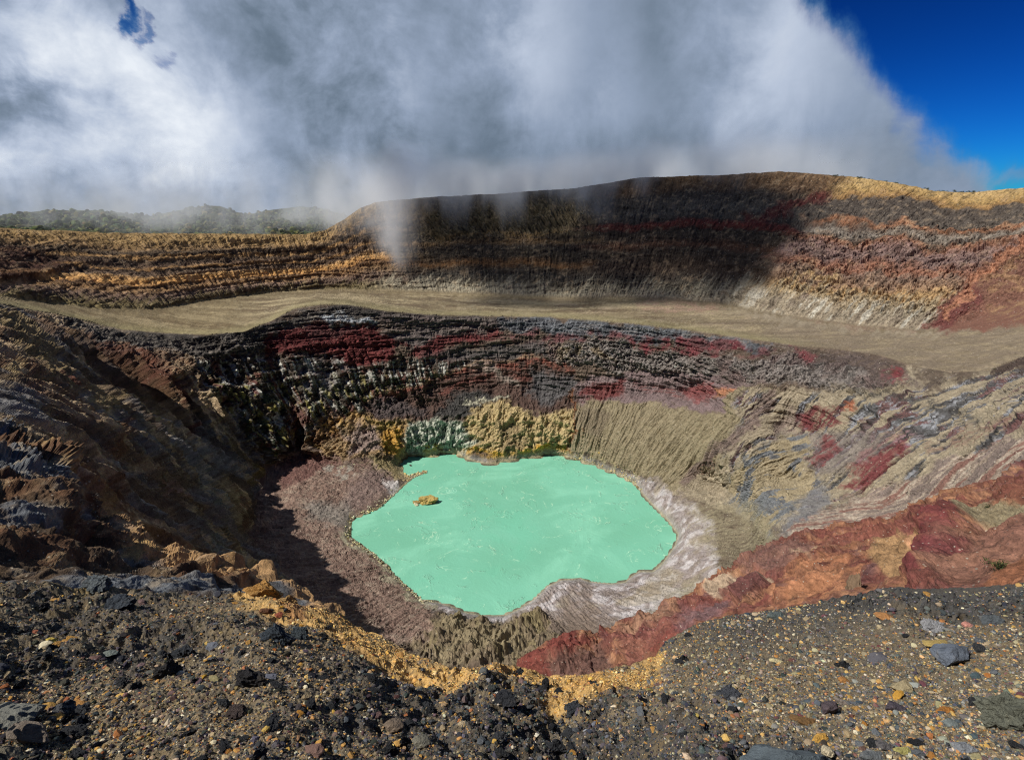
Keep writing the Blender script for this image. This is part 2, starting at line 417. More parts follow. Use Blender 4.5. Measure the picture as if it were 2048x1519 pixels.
# ------------------------------------------------------------------ the crater
def build_crater():
    px1 = np.arange(-340, 2400, 1.75); NR = 660
    yT = yline(RIM_OUT, px1); yB = np.minimum(yline(FG_SIL, px1)+45, 1400)
    t = np.linspace(0, 1, NR)[:, None]
    Y = np.concatenate([yT+t*(yB-yT), yB+np.linspace(.05, 1, 22)[:, None]*(1476-yB)]).astype(f32); X = np.broadcast_to(px1, Y.shape).astype(f32)
    P0 = unproject(X, Y, wsamp(X, Y))
    N = normals(boxblur(P0, 5)); dep = np.linalg.norm(P0-[0, 0, CAM_Z], axis=-1).astype(f32)
    x, y, z = (P0[..., i].astype(f32) for i in range(3))
    th = np.arctan2(x, y-400.0); rad = np.hypot(x, y-400.0); s = th*330.0
    L = sdf(X, Y, LAKE)
    yr = yline(RIM_IN, X); yf = yline(FOOT, X); yo = yline(RIM_OUT, X)
    inner = ss(Y-yr, -1, 3); bench = (1-inner)*ss(Y-yf, -4, 8); far = 1-ss(Y-yf, -6, 6)
    tf = np.clip((Y-yo)/(yf-yo), 0, 1)
    # wandering outlines for the beds
    q = (x*.02, y*.02, z*.02)
    w1 = fbm2(X*.018, Y*.024, 4, 3); w2 = fbm2(X*.018, Y*.024, 4, 9)
    wf = fbm2(X*.09, Y*.12, 3, 13, .6); wg = fbm2(X*.09, Y*.12, 3, 15, .6)
    XW = X+w1*22+wf*9; YW = Y+w2*15+wg*7
    Z = lambda pts, f=6, closed=True, width=0.0: zone(XW, YW, pts, f, closed, width)
    # ---------- relief
    smoothz = np.maximum.reduce([Z([(1150,800),(1230,785),(1420,822),(1480,780),(1560,790),(1540,860),(1440,940),(1350,990),(1290,960),(1200,920),(1150,905)], 8),
        Z([(1400,1000),(1560,1030),(1600,1090),(1540,1140),(1400,1180),(1360,1080)], 12)*.8,
        Z([(1480,930),(1700,760),(2100,700),(2440,600),(2440,900),(2048,900),(1700,1000),(1560,1030)], 14)*.45,
        Z([(1260,960),(1400,960),(1440,1180),(1240,1290),(900,1300),(860,1210),(1000,1236),(1180,1170),(1340,1110)], 12)*.9])
    floor = Z([(560,900),(640,900),(700,930),(800,930),(720,1060),(860,1200),(860,1290),(760,1290),(600,1190),(500,1080),(500,980)], 8)
    blocky = np.maximum(Z([(1095,690),(1200,682),(1300,702),(1500,722),(1600,718),(1700,735),(1790,770),(1840,800),(1700,790),(1600,768),(1400,762),(1300,745),(1200,738),(1110,718)], 6),
                        .8*Z([(1600,460),(2100,450),(2100,520),(1950,560),(1850,640),(1650,600),(1550,570)], 14))
    crag = np.maximum.reduce([Z([(360,700),(640,690),(860,700),(860,800),(720,830),(800,900),(600,915),(540,960),(420,820)], 14),
                              Z([(-400,640),(100,640),(420,760),(560,960),(540,1060),(560,1200),(-400,1250)], 20)*.9])
    rough = (.35+.65*crag)*(1-.88*smoothz)*(1-.8*floor)*inner + bench*.05 + far*.38
    shore = ss(np.abs(L), 2, 26)
    pq = (x, y, z)
    big = rid3(pq, 1/70., 3, 21)*.9
    mid = rid3(pq, 1/22., 4, 31, .55)
    fine = fbm3(pq, 1/6., 3, 41, .6)
    # gullies run down the slope, radially about the crater
    sw = s+fbm2(s/40, rad/60, 3, 51)*10
    n_s = fbm3(pq, 1/9., 4, 91, .6); n_m = fbm3(pq, 1/30., 3, 93); n_l = fbm3(pq, 1/90., 2, 95)
    st = fbm2(sw/3.6+n_s*.6, rad/17.+z/24., 4, 97, .6)*.75+n_s*.3+fbm3(pq, 1/3.2, 3, 98, .7)*.25
    st2 = fbm2(sw/12.+n_s*.3, rad/42.+z/50., 4, 99, .6)*.8+n_m*.3
    pat = lambda n, a, b: ss(n, a, b)
    swr = s+fbm2(s/60, rad/80, 2, 52)*6
    Rz = Z([(1480,790),(1600,780),(1800,790),(1840,745),(1900,760),(2048,720),(2440,600),(2440,1000),(2048,960),(1700,1080),(1560,1100),(1450,1000),(1450,930)], 16)
    sr = fbm2(swr/13.+n_s*.08, rad/80.+z/100., 2, 92)*.55+fbm2(swr/6.+n_s*.1, rad/34.+z/44., 4, 96, .6)*.6+n_m*.1      # long tongues of ash over rock
    rock_out = np.maximum(Z([(1480,790),(1600,780),(1800,790),(1840,745),(1900,760),(2048,720),(2440,600),(2440,1000),(2048,900),(1700,1000),(1560,1060),(1500,1000),(1450,930)], 14), 0)*pat(sr+fbm3(pq, 1/50., 2, 94)*.4, -.02, .06)
    n_f = fbm3(pq, 1/2.2, 3, 141, .7)
    gul = rid2(sw/15., rad/48.+z/60., 4, 55, .55); gul2 = rid2(sw/4.6+fbm2(s/7, rad/9, 2, 62)*.5, rad/15.+z/18., 3, 61)
    gulf = rid2(th*800/16., z/90., 3, 65)
    fa, fb, fc = worley2(s/21+fbm3(pq, 1/18., 2, 43)*.5, (z+rad*.5)/17, 5); ga, gb, gc = worley2(s/7+fbm3(pq, 1/7., 2, 44)*.5, (z+rad*.5)/5.5, 6)
    fac = (fc-.5)*4.5*ss(fb-fa, .0, .35)+(gc-.5)*2.2*ss(gb-ga, 0, .35)      # broken, angular faces
    slab = rid2(sw/44.+n_m*.25, (rad+z)/150., 2, 57)*.62+rid2(sw/19.+n_s*.2, (rad+z)/70., 3, 58)*.38
    D = rough*((big-.35)*7+(mid-.35)*4.0+fine*1.5+fac*(1+.9*crag)-(mid-.35)*2.0*crag)+crag*inner*(slab-.35)*11-rock_out*inner*(1.6+n_s*1.2)+(1-floor)*(1-smoothz)*inner*n_f*.75
    lwm = Z([(-400,610),(60,640),(250,700),(420,800),(560,960),(540,1060),(560,1200),(-400,1250)], 24)*inner
    wallm = inner*ss(Y-yr, 210, 130)*ss(X, 420, 560)
    ribs = (rid2(swr/30.+n_m*.12, rad/190.+z/240., 2, 57)-.35)*11+(rid2(swr/13.+n_s*.14, rad/80.+z/100., 2, 59, .45)-.38)*4.5+fbm3(pq, 1/7., 3, 60, .6)*1.3+fac*.45+fine*.9
    D = D*(1-lwm)+ribs*lwm
    D = D*(1-.45*wallm)+wallm*(fbm2(s/34.+n_m*.3, z/2.4, 3, 73, .6)*1.7+fbm2(s/50., z/7., 2, 80)*2.2)
    D += inner*(1-blocky)*(1-floor*.8)*(1-.8*lwm)*(1-.35*wallm)*((gul-.4)*(2.4*(1-crag)+3.0*crag)*(1-.3*smoothz)+(gul2-.4)*.8+fbm3(pq, 1/4.5, 4, 63, .65)*.85*(1-.8*np.maximum(smoothz, Rz*.8)))
    D += far*((gulf-.4)*2.2*ss(fbm2(th*6, z/60., 3, 68), -.5, .5)+fbm3(pq, 1/8., 4, 69, .6)*1.3+(rid2(th*800/9.+n_s*.5, z/40., 3, 66, .6)-.4)*1.2+(rid2(th*800/5., z/50., 2, 67)-.4)*.5)
    # ledges of the beds
    zb = z+fbm2(s/90, z*0, 3, 71)*7+fine*1.2
    led = fbm2(zb/15., s/900., 4, 72, .7)*1.6; led = np.tanh(led*2.2)*.6
    strat = inner*ss(Y-yr, 70, 20)*(X > 120)*(X < 1750)
    D += strat*(led*2.0+fbm2(s/5, z/1.5, 3, 73)*.8) + far*led*2.6*ss(tf, .05, .2)
    # block lava
    f1, f2, cid = worley2(s/9+fbm2(s/7, z/7, 3, 75)*.9, z/6.5+fbm2(s/8, z/6, 3, 76)*.7, 3)
    h1, h2, hid = worley2(s/3.6+fbm2(s/4, z/4, 2, 79)*.8, z/3.1, 8)
    D += blocky*(1+.5*far)*(ss(f2-f1, 0, .35)*1.8+(cid-.5)*3.4-.9+(hid-.5)*1.9+ss(h2-h1, 0, .3)*.9)
    # radial ribs on the tan talus and the grooves on the right wall
    Tm = Z([(1150,812),(1200,805),(1240,800),(1300,812),(1440,830),(1480,775),(1560,780),(1600,790),(1560,860),(1500,910),(1400,965),(1350,990),(1290,955),(1200,920),(1150,905)], 8)
    D += Tm*inner*(rid2(sw/9.5+fbm2(s/12, rad/20, 2, 78)*.25, rad/90., 3, 77, .45)-.3)*2.1
    fl_ = rid2(sw/8., rad/36., 3, 81, .6)
    clay = Z([(640,850),(700,825),(760,835),(850,840),(950,815),(1005,800),(1060,825),(1150,820),(1150,880),(1140,910),(900,925),(780,925),(640,910)], 8)
    D = D*(1-.6*clay)+clay*((rid3(pq, 1/14., 4, 87, .6)-.35)*5+n_s*1.2)
    ga_ = Z([(850,440),(930,405),(1100,395),(1200,410),(1190,450),(1120,462),(960,480),(860,480)], 10)*far
    D += ga_*(rid2((th*800+z*1.6)/13.+n_m*.4, (z-th*250)/60., 4, 88, .6)-.4)*8
    D += floor*((fbm3(pq, 1/5., 4, 81, .65))*1.5+(fl_-.4)*1.6)*ss(L, 4, 30)
    # mounds below the lake
    mnd = Z([(840,1250),(900,1240),(1000,1250),(1080,1235),(1100,1290),(1060,1345),(880,1345),(830,1300)], 10)
    _ = Z([(1480,790),(1600,780),(1800,790),(1840,745),(1900,760),(2048,720),(2440,600),(2440,1000),(2048,960),(1700,1080),(1560,1100),(1450,1000),(1450,930)], 16)
    D += Rz*inner*((rid2(swr/6.+n_s*.08, rad/44.+z/54., 3, 89, .6)-.4)*1.7)
    D *= 1-.35*Rz*(1-rock_out)
    mu = x*.6+y*.8; mv = x*.8-y*.6
    D += mnd*((rid2(mv/13+n_m*.2, mu/42, 3, 83)-.35)*5.5+fine*1.3+(rid3(pq, 1/9., 3, 84)-.4)*1.6)
    for pl, wd, hh in (([(1078,1246),(1040,1275),(990,1310),(950,1345)], 15, 9), ([(905,1258),(880,1285),(862,1320)], 12, 7), ([(960,1262),(930,1300),(905,1335)], 9, 5), ([(1108,1262),(1090,1300),(1060,1340)], 8, 4)):
        D += zone(XW, YW, pl, 17, False, wd)*hh*inner
    # the dry bench: shallow wash marks
    D += bench*(fbm2(x/40, y/40, 3, 85)*1.2+rid2(x/34+y/60, y/50-x/160, 3, 86, .5)*.9)
    D *= np.where(Y > yr, ss(Y-yr, -2, 12)*.85+.15, 1)*shore*ss(Y-yT, -9, 12)
    D *= np.clip(dep/330., .35, 1.6)
    hn = N.copy(); hn[..., 2] *= .6
    P = P0+hn*D[..., None]
    # shore lip and lake bed
    P[..., 2] += np.where(L < 0, np.maximum(L*.12, -4), np.minimum(L*.10, 1.4)*ss(L, 0, 14)) - .15
    P[..., 2] = np.where((L > 3) & (P[..., 2] < .25), .25+.1*(fine+1), P[..., 2])
    # notches in the cliff left of the red bed
    # ---------- colour
    A = Paint(XW, YW, (128, 110, 82)); C = A
    pat = lambda n, a, b: ss(n, a, b)
    # far wall, beds by height in the wall (tb wanders) -----------------
    tb = np.clip(tf+fbm2(X/160., Y*0, 3, 101)*.05+ss(X, 1500, 1700)*fbm2(X/50., Y/80., 3, 102)*.05+n_s*.025+n_m*.02, 0, 1)
    def beds(stops):
        ts = [a for a, _ in stops]; cs = np.array([tone(c) for _, c in stops])
        return np.stack([np.interp(tb, ts, cs[:, k]) for k in range(3)], -1)
    Lp = beds([(0,(150,120,72)),(.12,(146,114,66)),(.22,(128,98,62)),(.25,(92,74,54)),(.29,(60,46,34)),(.33,(160,118,66)),(.37,(66,50,38)),(.44,(92,70,52)),(.48,(150,108,58)),
               (.50,(60,44,34)),(.56,(104,82,62)),(.62,(196,142,72)),(.67,(188,130,62)),(.70,(88,62,42)),(.76,(140,104,64)),(.84,(112,88,72)),(.93,(84,68,54)),(1,(130,115,75))])
    Cp = beds([(0,(92,78,58)),(.12,(88,74,54)),(.2,(104,88,62)),(.42,(96,82,58)),(.47,(70,58,44)),(.5,(118,90,56)),(.55,(66,58,50)),(.6,(78,68,54)),(.66,(74,62,48)),(.72,(134,92,52)),
               (.76,(84,70,54)),(.82,(66,62,56)),(.9,(84,76,62)),(1,(150,138,110))])
    C2 = beds([(0,(112,82,50)),(.12,(104,78,56)),(.16,(78,68,60)),(.3,(92,86,78)),(.36,(70,62,56)),(.39,(128,44,36)),(.425,(110,50,38)),(.45,(66,56,46)),(.52,(78,64,52)),(.56,(110,72,50)),
               (.62,(76,64,52)),(.75,(84,66,52)),(.85,(78,70,60)),(.93,(110,102,84)),(1,(160,140,112))])
    Rp = beds([(0,(184,150,92)),(.07,(176,140,80)),(.125,(156,116,66)),(.145,(82,72,64)),(.27,(96,86,76)),(.295,(166,106,68)),(.33,(120,100,84)),(.37,(150,138,122)),(.41,(112,90,74)),(.43,(160,108,78)),
               (.47,(140,108,98)),(.55,(132,106,98)),(.59,(146,100,80)),(.63,(162,104,76)),(.66,(140,112,94)),(.74,(160,124,94)),(.78,(186,148,96)),(.88,(184,150,100)),(.95,(168,150,116)),(1,(150,134,104))])
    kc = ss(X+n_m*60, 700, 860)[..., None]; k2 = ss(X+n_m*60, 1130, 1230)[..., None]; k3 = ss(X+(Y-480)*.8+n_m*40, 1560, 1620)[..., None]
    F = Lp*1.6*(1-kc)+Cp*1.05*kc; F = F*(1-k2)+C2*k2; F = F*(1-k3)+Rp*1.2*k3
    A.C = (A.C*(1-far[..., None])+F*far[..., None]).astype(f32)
    fp = far
    A.poly([(-50,480),(90,505),(130,530),(60,560),(-50,560)], (84,52,42), 10, .85, fp)
    A.poly([(860,430),(960,410),(1100,400),(1180,430),(1120,460),(960,476),(870,480)], (112,98,68), 10, .8, fp)
    A.band([(1500,440),(1580,420),(1640,400)], 14, (112,36,34), 8, .8, fp)
    A.band([(880,476),(960,470),(1060,470),(1140,452)], 3, (150,118,70), 3, .7, fp)
    A.poly([(1560,560),(1620,545),(1680,550),(1690,590),(1600,620),(1550,610)], (206,172,112), 10, .7, fp*pat(n_s, -.3, .3))
    A.poly([(1590,585),(1612,575),(1612,610),(1590,612)], (160,128,128), 5, .8, fp)
    # pale scree cones at the wall foot
    cone = ss(tf+fbm2((X+(Y-600)*.8)/9., Y/200, 3, 111)*.14-.10*(1-ss(X, 1380, 1560))*0+.10*ss(X, 1380, 1560), .86, .93)*far
    A.lay(cone*ss(X, 700, 800)*(.75-.2*ss(X, 900, 1100)), (168,158,132)); A.lay(cone*(1-ss(X, 700, 800))*.6, (128,112,66))
    A.lay(far*pat(st2*0+fbm2(th*800/9., z/80., 3, 113), .1, .5)*.35, (64,54,44)); A.lay(far*pat(n_s, .1, .5)*.30, (180,150,112)); A.lay(far*pat(-n_s-n_f*.3, .15, .5)*.35, (72,58,48))
    # bench -------------------------------------------------------------
    wash = fbm2(X/90., Y/7., 4, 115)
    A.lay(bench, (150,132,98)); A.lay(bench*pat(fbm2(x/60., y/26., 5, 116, .6), -.05, .25)*.75, (112,92,70)); A.lay(bench*pat(fbm2(x/110.+3, y/22., 5, 117, .6), .02, .25)*.8, (188,168,126)); A.lay(bench*pat(n_s+n_m*.4, .1, .4)*.4, (120,108,84)); A.lay(bench*pat(-np.abs(fbm2(x/110., y/22., 3, 118, .5)), -.035, -.01)*.5, (190,174,138)); A.lay(bench*pat(-np.abs(fbm2(x/60.+9, y/30., 3, 125, .5)), -.03, -.01)*.4, (104,88,70)); A.lay(bench*pat(wash, .15, .5)*ss(X, 850, 1000)*.6, (178,156,126))
    A.lay(bench*ss(X, 560, 420)*.35, (140,118,74)); A.lay(bench*ss(X, 1350, 1700)*.6, (152,134,108))
    A.lay(bench*ss(X, 1150, 1700)*.55*pat(fbm2(X/50., Y/8., 4, 118, .6), -.4, .2), (134,118,100)); A.lay(bench*ss(Y-yf+fbm2((X+Y)/14., Y/30., 3, 119)*16, 26, 4)*ss(X, 1400, 1550), (166,150,124)); A.lay(bench*ss(Y-yf+fbm2(X/12., Y/30., 3, 120)*9, 12, 0)*.8, (124,106,74))
    A.poly([(1270,606),(1330,600),(1420,606),(1440,622),(1360,630),(1280,622)], (176,138,116), 6, .7, bench*pat(n_s, -.3, .2))
    A.band([(1520,600),(1650,640),(1740,655),(1840,668)], 8, (156,120,100), 8, .5, bench)
    A.lay(bench*pat(n_s, .15, .5)*.3, (110,96,66)); A.lay(bench*ss(Y-yr, -16, -2)*.5*ss(X, 1700, 1500), (158,148,98))
    A.lay(inner*ss(X, 1790, 1860)*ss(Y-yr, 40, 10)*.0, (150,134,104))
    A.lay(far*ss(tf+n_m*.05+n_s*.04, .84, .93)*ss(X, 1400, 1560), (164,148,122)); fan = fbm2((X+(Y-600)*.9)/16., Y/70, 3, 124, .6); A.lay(far*ss(tf, .8, .9)*ss(X, 1400, 1560)*pat(fan, .1, .25), (196,188,168)); A.lay(far*ss(tf, .8, .9)*ss(X, 1400, 1560)*pat(-fan, .15, .3)*.7, (128,112,94))
    # red spur on the right ---------------------------------------------
    red = [(1850,655),(1895,600),(1950,550),(2048,488),(2200,420),(2440,380),(2440,600),(2200,610),(2048,652),(1960,668),(1900,668)]
    A.poly(red, (138,92,74), 8); A.poly([(1850,655),(1895,600),(1950,560),(1960,600),(1900,650),(1870,668)], (126,60,56), 8, .8)
    A.poly([(1960,560),(2048,500),(2100,560),(2048,640),(1980,640)], (166,128,86), 14, .6, pat(n_s, -.2, .3))
    A.band([(1890,628),(1920,596),(1960,555),(2048,494),(2200,424)], 7, (206,128,84), 5, .85)
    # inner wall ---------------------------------------------------------
    def I(pts, c, f=6, a=1.0, mod=None): return A.poly(pts, c, f, a, inner if mod is None else inner*mod)
    def B(pts, w, c, f=4, a=1.0, mod=None): return A.band(pts, w, c, f, a, inner if mod is None else inner*mod)
    A.lay(inner, (112,94,78)); A.lay(inner*pat(n_m, -.1, .4)*.5, (92,78,66))
    # left wall
    lw = [(-400,560),(60,622),(240,664),(420,700),(480,860),(600,920),(500,1080),(640,1240),(-400,1300)]
    I(lw, (150,124,94), 12)
    I(lw, (140,144,148), 12, .75, pat(n_l+n_m*.6+st*.3, .0, .18)); I(lw, (156,100,64), 12, .6, pat(-n_l+n_s*.4, .1, .5)); I(lw, (98,80,66), 12, .65, pat(sr, .08, .22)); I(lw, (84,72,66), 12, .5, pat(st+n_f*.3, .2, .4))
    I(lw, (214,184,138), 12, .75, pat(-sr+n_s*.4, .12, .28))
    B([(-100,600),(0,640),(90,720),(150,780),(210,815)], 20, (164,138,92), 10, .9)
    B([(60,650),(160,700),(260,740),(340,790)], 16, (118,86,58), 10, .7)
    B([(170,670),(270,720),(340,770),(370,790)], 14, (106,58,46), 10, .8)
    B([(260,700),(300,740),(360,800)], 8, (140,84,60), 8, .6)
    I([(10,740),(40,730),(40,760),(16,770)], (196,166,112), 6); I([(50,770),(75,765),(85,800),(60,800)], (186,140,104), 6, .8)
    I([(110,740),(150,755),(165,785),(130,775)], (142,70,58), 6, .8)
    I([(310,800),(350,800),(370,830),(350,850),(320,840)], (190,160,118), 8); I([(435,840),(460,850),(510,930),(500,970),(460,930),(430,880)], (178,156,112), 10, .8)
    I([(365,850),(385,850),(390,885),(368,885)], (146,72,46), 6, .8); I([(480,900),(520,930),(510,990),(490,980)], (150,122,44), 8, .8)
    I([(255,940),(300,935),(312,955),(270,965)], (196,168,124), 6, .9); I([(310,975),(345,972),(365,1000),(330,1005)], (176,138,120), 6, .8)
    B([(0,860),(50,875),(110,915),(160,950)], 6, (196,160,100), 5, .8); B([(160,980),(230,1050),(300,1090)], 9, (180,140,80), 6, .6)
    B([(240,860),(225,900),(230,1000)], 9, (140,88,50), 7, .7)
    B([(380,1000),(430,1060),(500,1110),(600,1190),(640,1235)], 15, (128,118,122), 8, .85)
    # dark beds under the rim; this colour also deepens the undercut's shadow line
    I([(80,625),(240,664),(420,672),(500,665),(540,646),(600,622),(700,612),(860,632),(1000,636),(1000,655),(860,650),(760,640),(640,640),(560,668),(520,700),(430,722),(330,705),(200,690)], (80,74,68), 4)
    I([(1000,636),(1250,648),(1500,680),(1540,690),(1540,710),(1400,694),(1240,682),(1100,672),(1000,664)], (92,94,98), 4)
    B([(1080,652),(1180,658),(1320,668),(1480,690)], 9, (128,132,136), 6, .8, pat(st, -.4, .3))
    B([(560,662),(600,640),(640,634),(700,636),(760,646)], 1.6, (150,140,124), 1.6, .8)
    B([(640,640),(690,640),(745,653)], 5, (186,194,200), 4, .85)
    B([(330,690),(400,702),(500,695)], 1.6, (140,128,116), 1.6, .8); B([(340,712),(420,718),(510,708)], 1.6, (140,128,116), 1.6, .7)
    B([(770,640),(900,652),(1000,655)], 12, (98,84,80), 8, .8)
    lam = ss(np.sin((Y-yr)*.9+n_s*3), .2, .9)*ss(Y-yr, 60, 30)
    A.lay(inner*lam*.5*(X > 150)*(X < 1600)*pat(n_m+n_s*.5, -.3, .2), (150,138,126))
    I([(750,668),(850,658),(980,668),(960,682),(880,690),(830,700),(780,690)], (112,100,94), 6)
    # red beds
    I([(528,690),(560,664),(640,648),(700,655),(760,664),(815,690),(795,712),(770,728),(700,738),(640,722),(600,706),(560,706),(530,716)], (112,44,42), 5)
    I([(640,690),(700,670),(740,690),(770,720),(720,734),(680,730),(640,715)], (150,54,48), 8, .8, pat(n_s, -.3, .3)); I([(600,655),(700,652),(720,670),(620,676)], (96,62,60), 8, .7)
    I([(400,715),(500,720),(530,712),(530,735),(440,740)], (110,52,46), 8, .7)
    I([(830,698),(900,672),(1000,662),(1010,676),(900,694),(860,722),(820,712)], (128,52,50), 6)
    I([(1005,672),(1100,662),(1300,672),(1450,680),(1535,696),(1548,710),(1500,716),(1400,708),(1250,700),(1130,692),(1050,702)], (124,74,74), 6, .9, pat(n_m+n_s*.5, -.35, .05))
    I([(1240,684),(1300,676),(1460,690),(1520,706),(1440,708),(1300,700)], (146,44,52), 6, .8, pat(n_s, -.3, .3))
    I([(840,700),(900,700),(950,712),(1000,720),(980,735),(900,740),(840,735)], (98,70,66), 8, .8)
    # dark crags, yellow-green stains and pale crust
    K = [(380,720),(520,716),(640,710),(700,740),(800,722),(900,722),(960,716),(860,770),(720,830),(690,900),(600,908),(540,930),(480,850),(420,790)]
    I(K, (84,72,62), 8); I(K, (206,204,190), 8, .9, pat(fbm2(sw/4., z/14., 4, 121, .6), .1, .25)); I(K, (170,158,78), 8, .85, pat(fbm2(sw/5., z/18., 4, 123, .6), .12, .28)*ss(Y, 730, 790)); I(K, (124,70,60), 8, .8, pat(fbm2(sw/9., z/18., 3, 122, .6), .2, .4))
    I([(590,720),(680,725),(700,770),(640,800),(600,790)], (150,146,142), 14, .55, pat(n_s, -.3, .3)); I(K, (58,74,52), 8, .8, pat(fbm2(sw/6., z/18., 3, 125), .12, .35)*ss(Y, 740, 800))
    I([(600,880),(640,830),(680,820),(690,870),(660,905),(610,905)], (128,84,52), 10, .7); I([(560,840),(600,800),(620,840),(580,880)], (112,66,58), 8, .7)
    # hump of brown and red beds
    H = [(715,812),(780,790),(850,765),(950,728),(1080,722),(1150,745),(1165,800),(1130,832),(1050,818),(990,812),(920,830),(850,845),(760,838)]
    I(H, (98,74,64), 5); I([(1060,745),(1150,750),(1155,795),(1100,815),(1050,790)], (98,96,96), 8, .9); I([(880,800),(960,780),(990,800),(930,835),(870,842)], (72,72,70), 8, .9)
    I([(720,812),(800,800),(860,830),(780,836)], (96,84,82), 6, .9)
    B([(770,800),(860,762),(950,736),(1080,724),(1140,736)], 8, (150,74,54), 5, .9, pat(n_s, -.4, .2)); B([(880,790),(960,760),(1050,750)], 6, (130,64,52), 5, .7)
    B([(940,730),(990,745),(1030,765)], 9, (168,152,136), 7, .7); B([(720,812),(830,770),(950,727),(1080,720)], 1.8, (160,130,96), 1.6, .9)
    I([(860,712),(1000,690),(1090,690),(1100,715),(960,722)], (92,88,86), 8, .8)
    # yellow and tan clays over the shore
    I([(700,830),(760,835),(830,850),(830,912),(700,925),(640,905),(690,870)], (168,136,92), 8); I([(690,870),(750,850),(770,900),(700,920)], (156,134,128), 8, .8); I([(640,850),(700,826),(760,835),(700,850),(660,880)], (206,156,76), 8, .8, pat(n_s, -.3, .2))
    I([(770,860),(800,865),(800,915),(760,912)], (216,154,44), 8, .9); I([(740,840),(790,845),(800,860),(750,860)], (166,138,60), 7, .8)
    Yc = [(925,850),(950,818),(1005,803),(1060,825),(1100,832),(1150,822),(1150,880),(1145,905),(1090,910),(1000,918),(930,905),(890,890)]
    I(Yc, (196,170,114), 6); I(Yc, (150,124,82), 6, .6, pat(n_s, .05, .4)); I([(1000,850),(1040,850),(1050,900),(1000,905)], (120,98,72), 10, .5)
    G = [(810,850),(860,840),(930,850),(950,880),(930,905),(860,910),(815,905)]
    I(G, (196,200,178), 6); I(G, (70,92,70), 6, .85, pat(fbm2(s/2.5, z/8., 3, 127), -.1, .25))
    B([(930,810),(960,808),(1000,795),(1030,803)], 3, (196,190,160), 3, .9)
    B([(860,912),(930,906),(960,914),(1000,918),(1060,910),(1100,903),(1140,900)], 12, (206,154,40), 5, .95, pat(n_s, -.5, .2))
    # block lava bed
    lb = [(1095,690),(1200,682),(1300,702),(1400,710),(1500,724),(1600,718),(1700,736),(1790,770),(1700,786),(1600,768),(1500,768),(1400,762),(1300,745),(1200,738),(1110,718)]
    I(lb, (150,140,132), 6); I([(1090,690),(1200,690),(1230,720),(1120,716)], (176,150,96), 6, .7, pat(n_s, -.2, .3)); I(lb, (112,100,90), 6, .5, pat(n_s, 0, .3))
    I(lb, (124,96,90), 6, .7, pat(n_m, -.1, .4))
    # pink, red and lavender beds below it
    I([(1145,765),(1230,745),(1320,748),(1500,770),(1470,800),(1450,828),(1300,815),(1240,800),(1160,812)], (134,112,110), 6)
    I([(1160,800),(1170,775),(1250,760),(1250,785),(1200,805)], (140,54,50), 6, .9); I([(1270,770),(1400,775),(1480,770),(1470,795),(1420,800),(1300,788)], (150,72,64), 8, .8, pat(fbm2(X/30, Y/4, 3, 131), -.2, .3))
    I([(1430,782),(1470,776),(1476,792),(1445,800)], (206,122,70), 5, .9); I([(1370,775),(1430,778),(1430,800),(1370,800)], (158,58,56), 6, .8)
    # tan talus
    T = [(1150,812),(1200,805),(1240,800),(1300,812),(1440,830),(1480,775),(1560,780),(1600,790),(1560,860),(1500,910),(1400,965),(1350,990),(1290,955),(1200,920),(1150,905)]
    I(T, (156,141,108), 5); I(T, (124,108,78), 5, .5, pat(st, -.05, .35)); B([(1145,780),(1150,830),(1148,900)], 3, (150,84,42), 3, .9); I([(1160,810),(1230,830),(1200,880),(1160,870)], (120,104,84), 8, .6)
    # right wall
    R = [(1480,790),(1600,780),(1790,780),(1810,738),(1840,736),(1900,748),(1975,744),(2048,712),(2440,580),(2440,1000),(2048,900),(1700,1000),(1560,1060),(1400,1000),(1350,985),(1450,920)]
    I(R, (164,148,120), 6); I(R, (182,166,136), 10, .6, pat(sr, -.35, -.1)*pat(st, -.1, .3)); I(R, (98,98,100), 10, .95, rock_out); I(R, (124,84,80), 10, .85, rock_out*pat(n_m+n_s*.4, .0, .15)); I(R, (158,160,166), 10, .8, rock_out*pat(st, .1, .25)); I(R, (64,60,58), 10, .8, rock_out*pat(-st, .1, .25))
    I([(1480,760),(1640,770),(1640,830),(1540,900),(1560,820)], (140,118,112), 12, .7, pat(n_m, -.3, .3))
    B([(1545,790),(1500,850),(1430,910),(1370,965)], 11, (134,112,102), 6, .9); B([(1545,790),(1500,850),(1430,910),(1370,965)], 11, (80,68,62), 6, .7, pat(n_s, .05, .3))
    I([(1580,700),(1680,705),(1760,722),(1830,755),(1860,785),(1780,765),(1660,735),(1580,722)], (96,82,78), 8, .8, pat(st, -.5, .1))
    I([(1590,700),(1640,708),(1630,722),(1590,716)], (146,56,62), 6, .8); I([(1760,740),(1820,755),(1810,780),(1770,770)], (138,64,68), 8, .7, pat(st, -.3, .3)); I([(1785,745),(1800,750),(1800,765),(1785,760)], (160,44,48), 5, .8)
    B([(1640,740),(1740,780),(1820,800),(1900,825),(1960,850)], 12, (82,80,76), 9, .85, pat(st+n_s, -.3, .3))
    I([(1830,740),(1900,735),(1980,745),(1960,760),(1900,762),(1860,790)], (96,80,68), 7, .85); I([(1976,750),(2000,718),(2048,694),(2160,660),(2200,690),(2048,738),(1985,762)], (84,68,60), 5, .95)
    g3 = [(1455,965),(1480,925),(1540,880),(1620,868),(1610,920),(1650,970),(1580,1020),(1540,1085),(1500,1045),(1465,1010)]
    I(g3, (122,126,130), 8, .95); I(g3, (90,90,92), 8, .8, pat(n_s+n_f*.3, .05, .3)); I(g3, (168,150,114), 8, .95, pat(st2+n_m*.5, -.02, .08)); I([(1640,960),(1600,1000),(1560,1085),(1620,1070),(1660,1010)], (124,124,128), 10, .8)
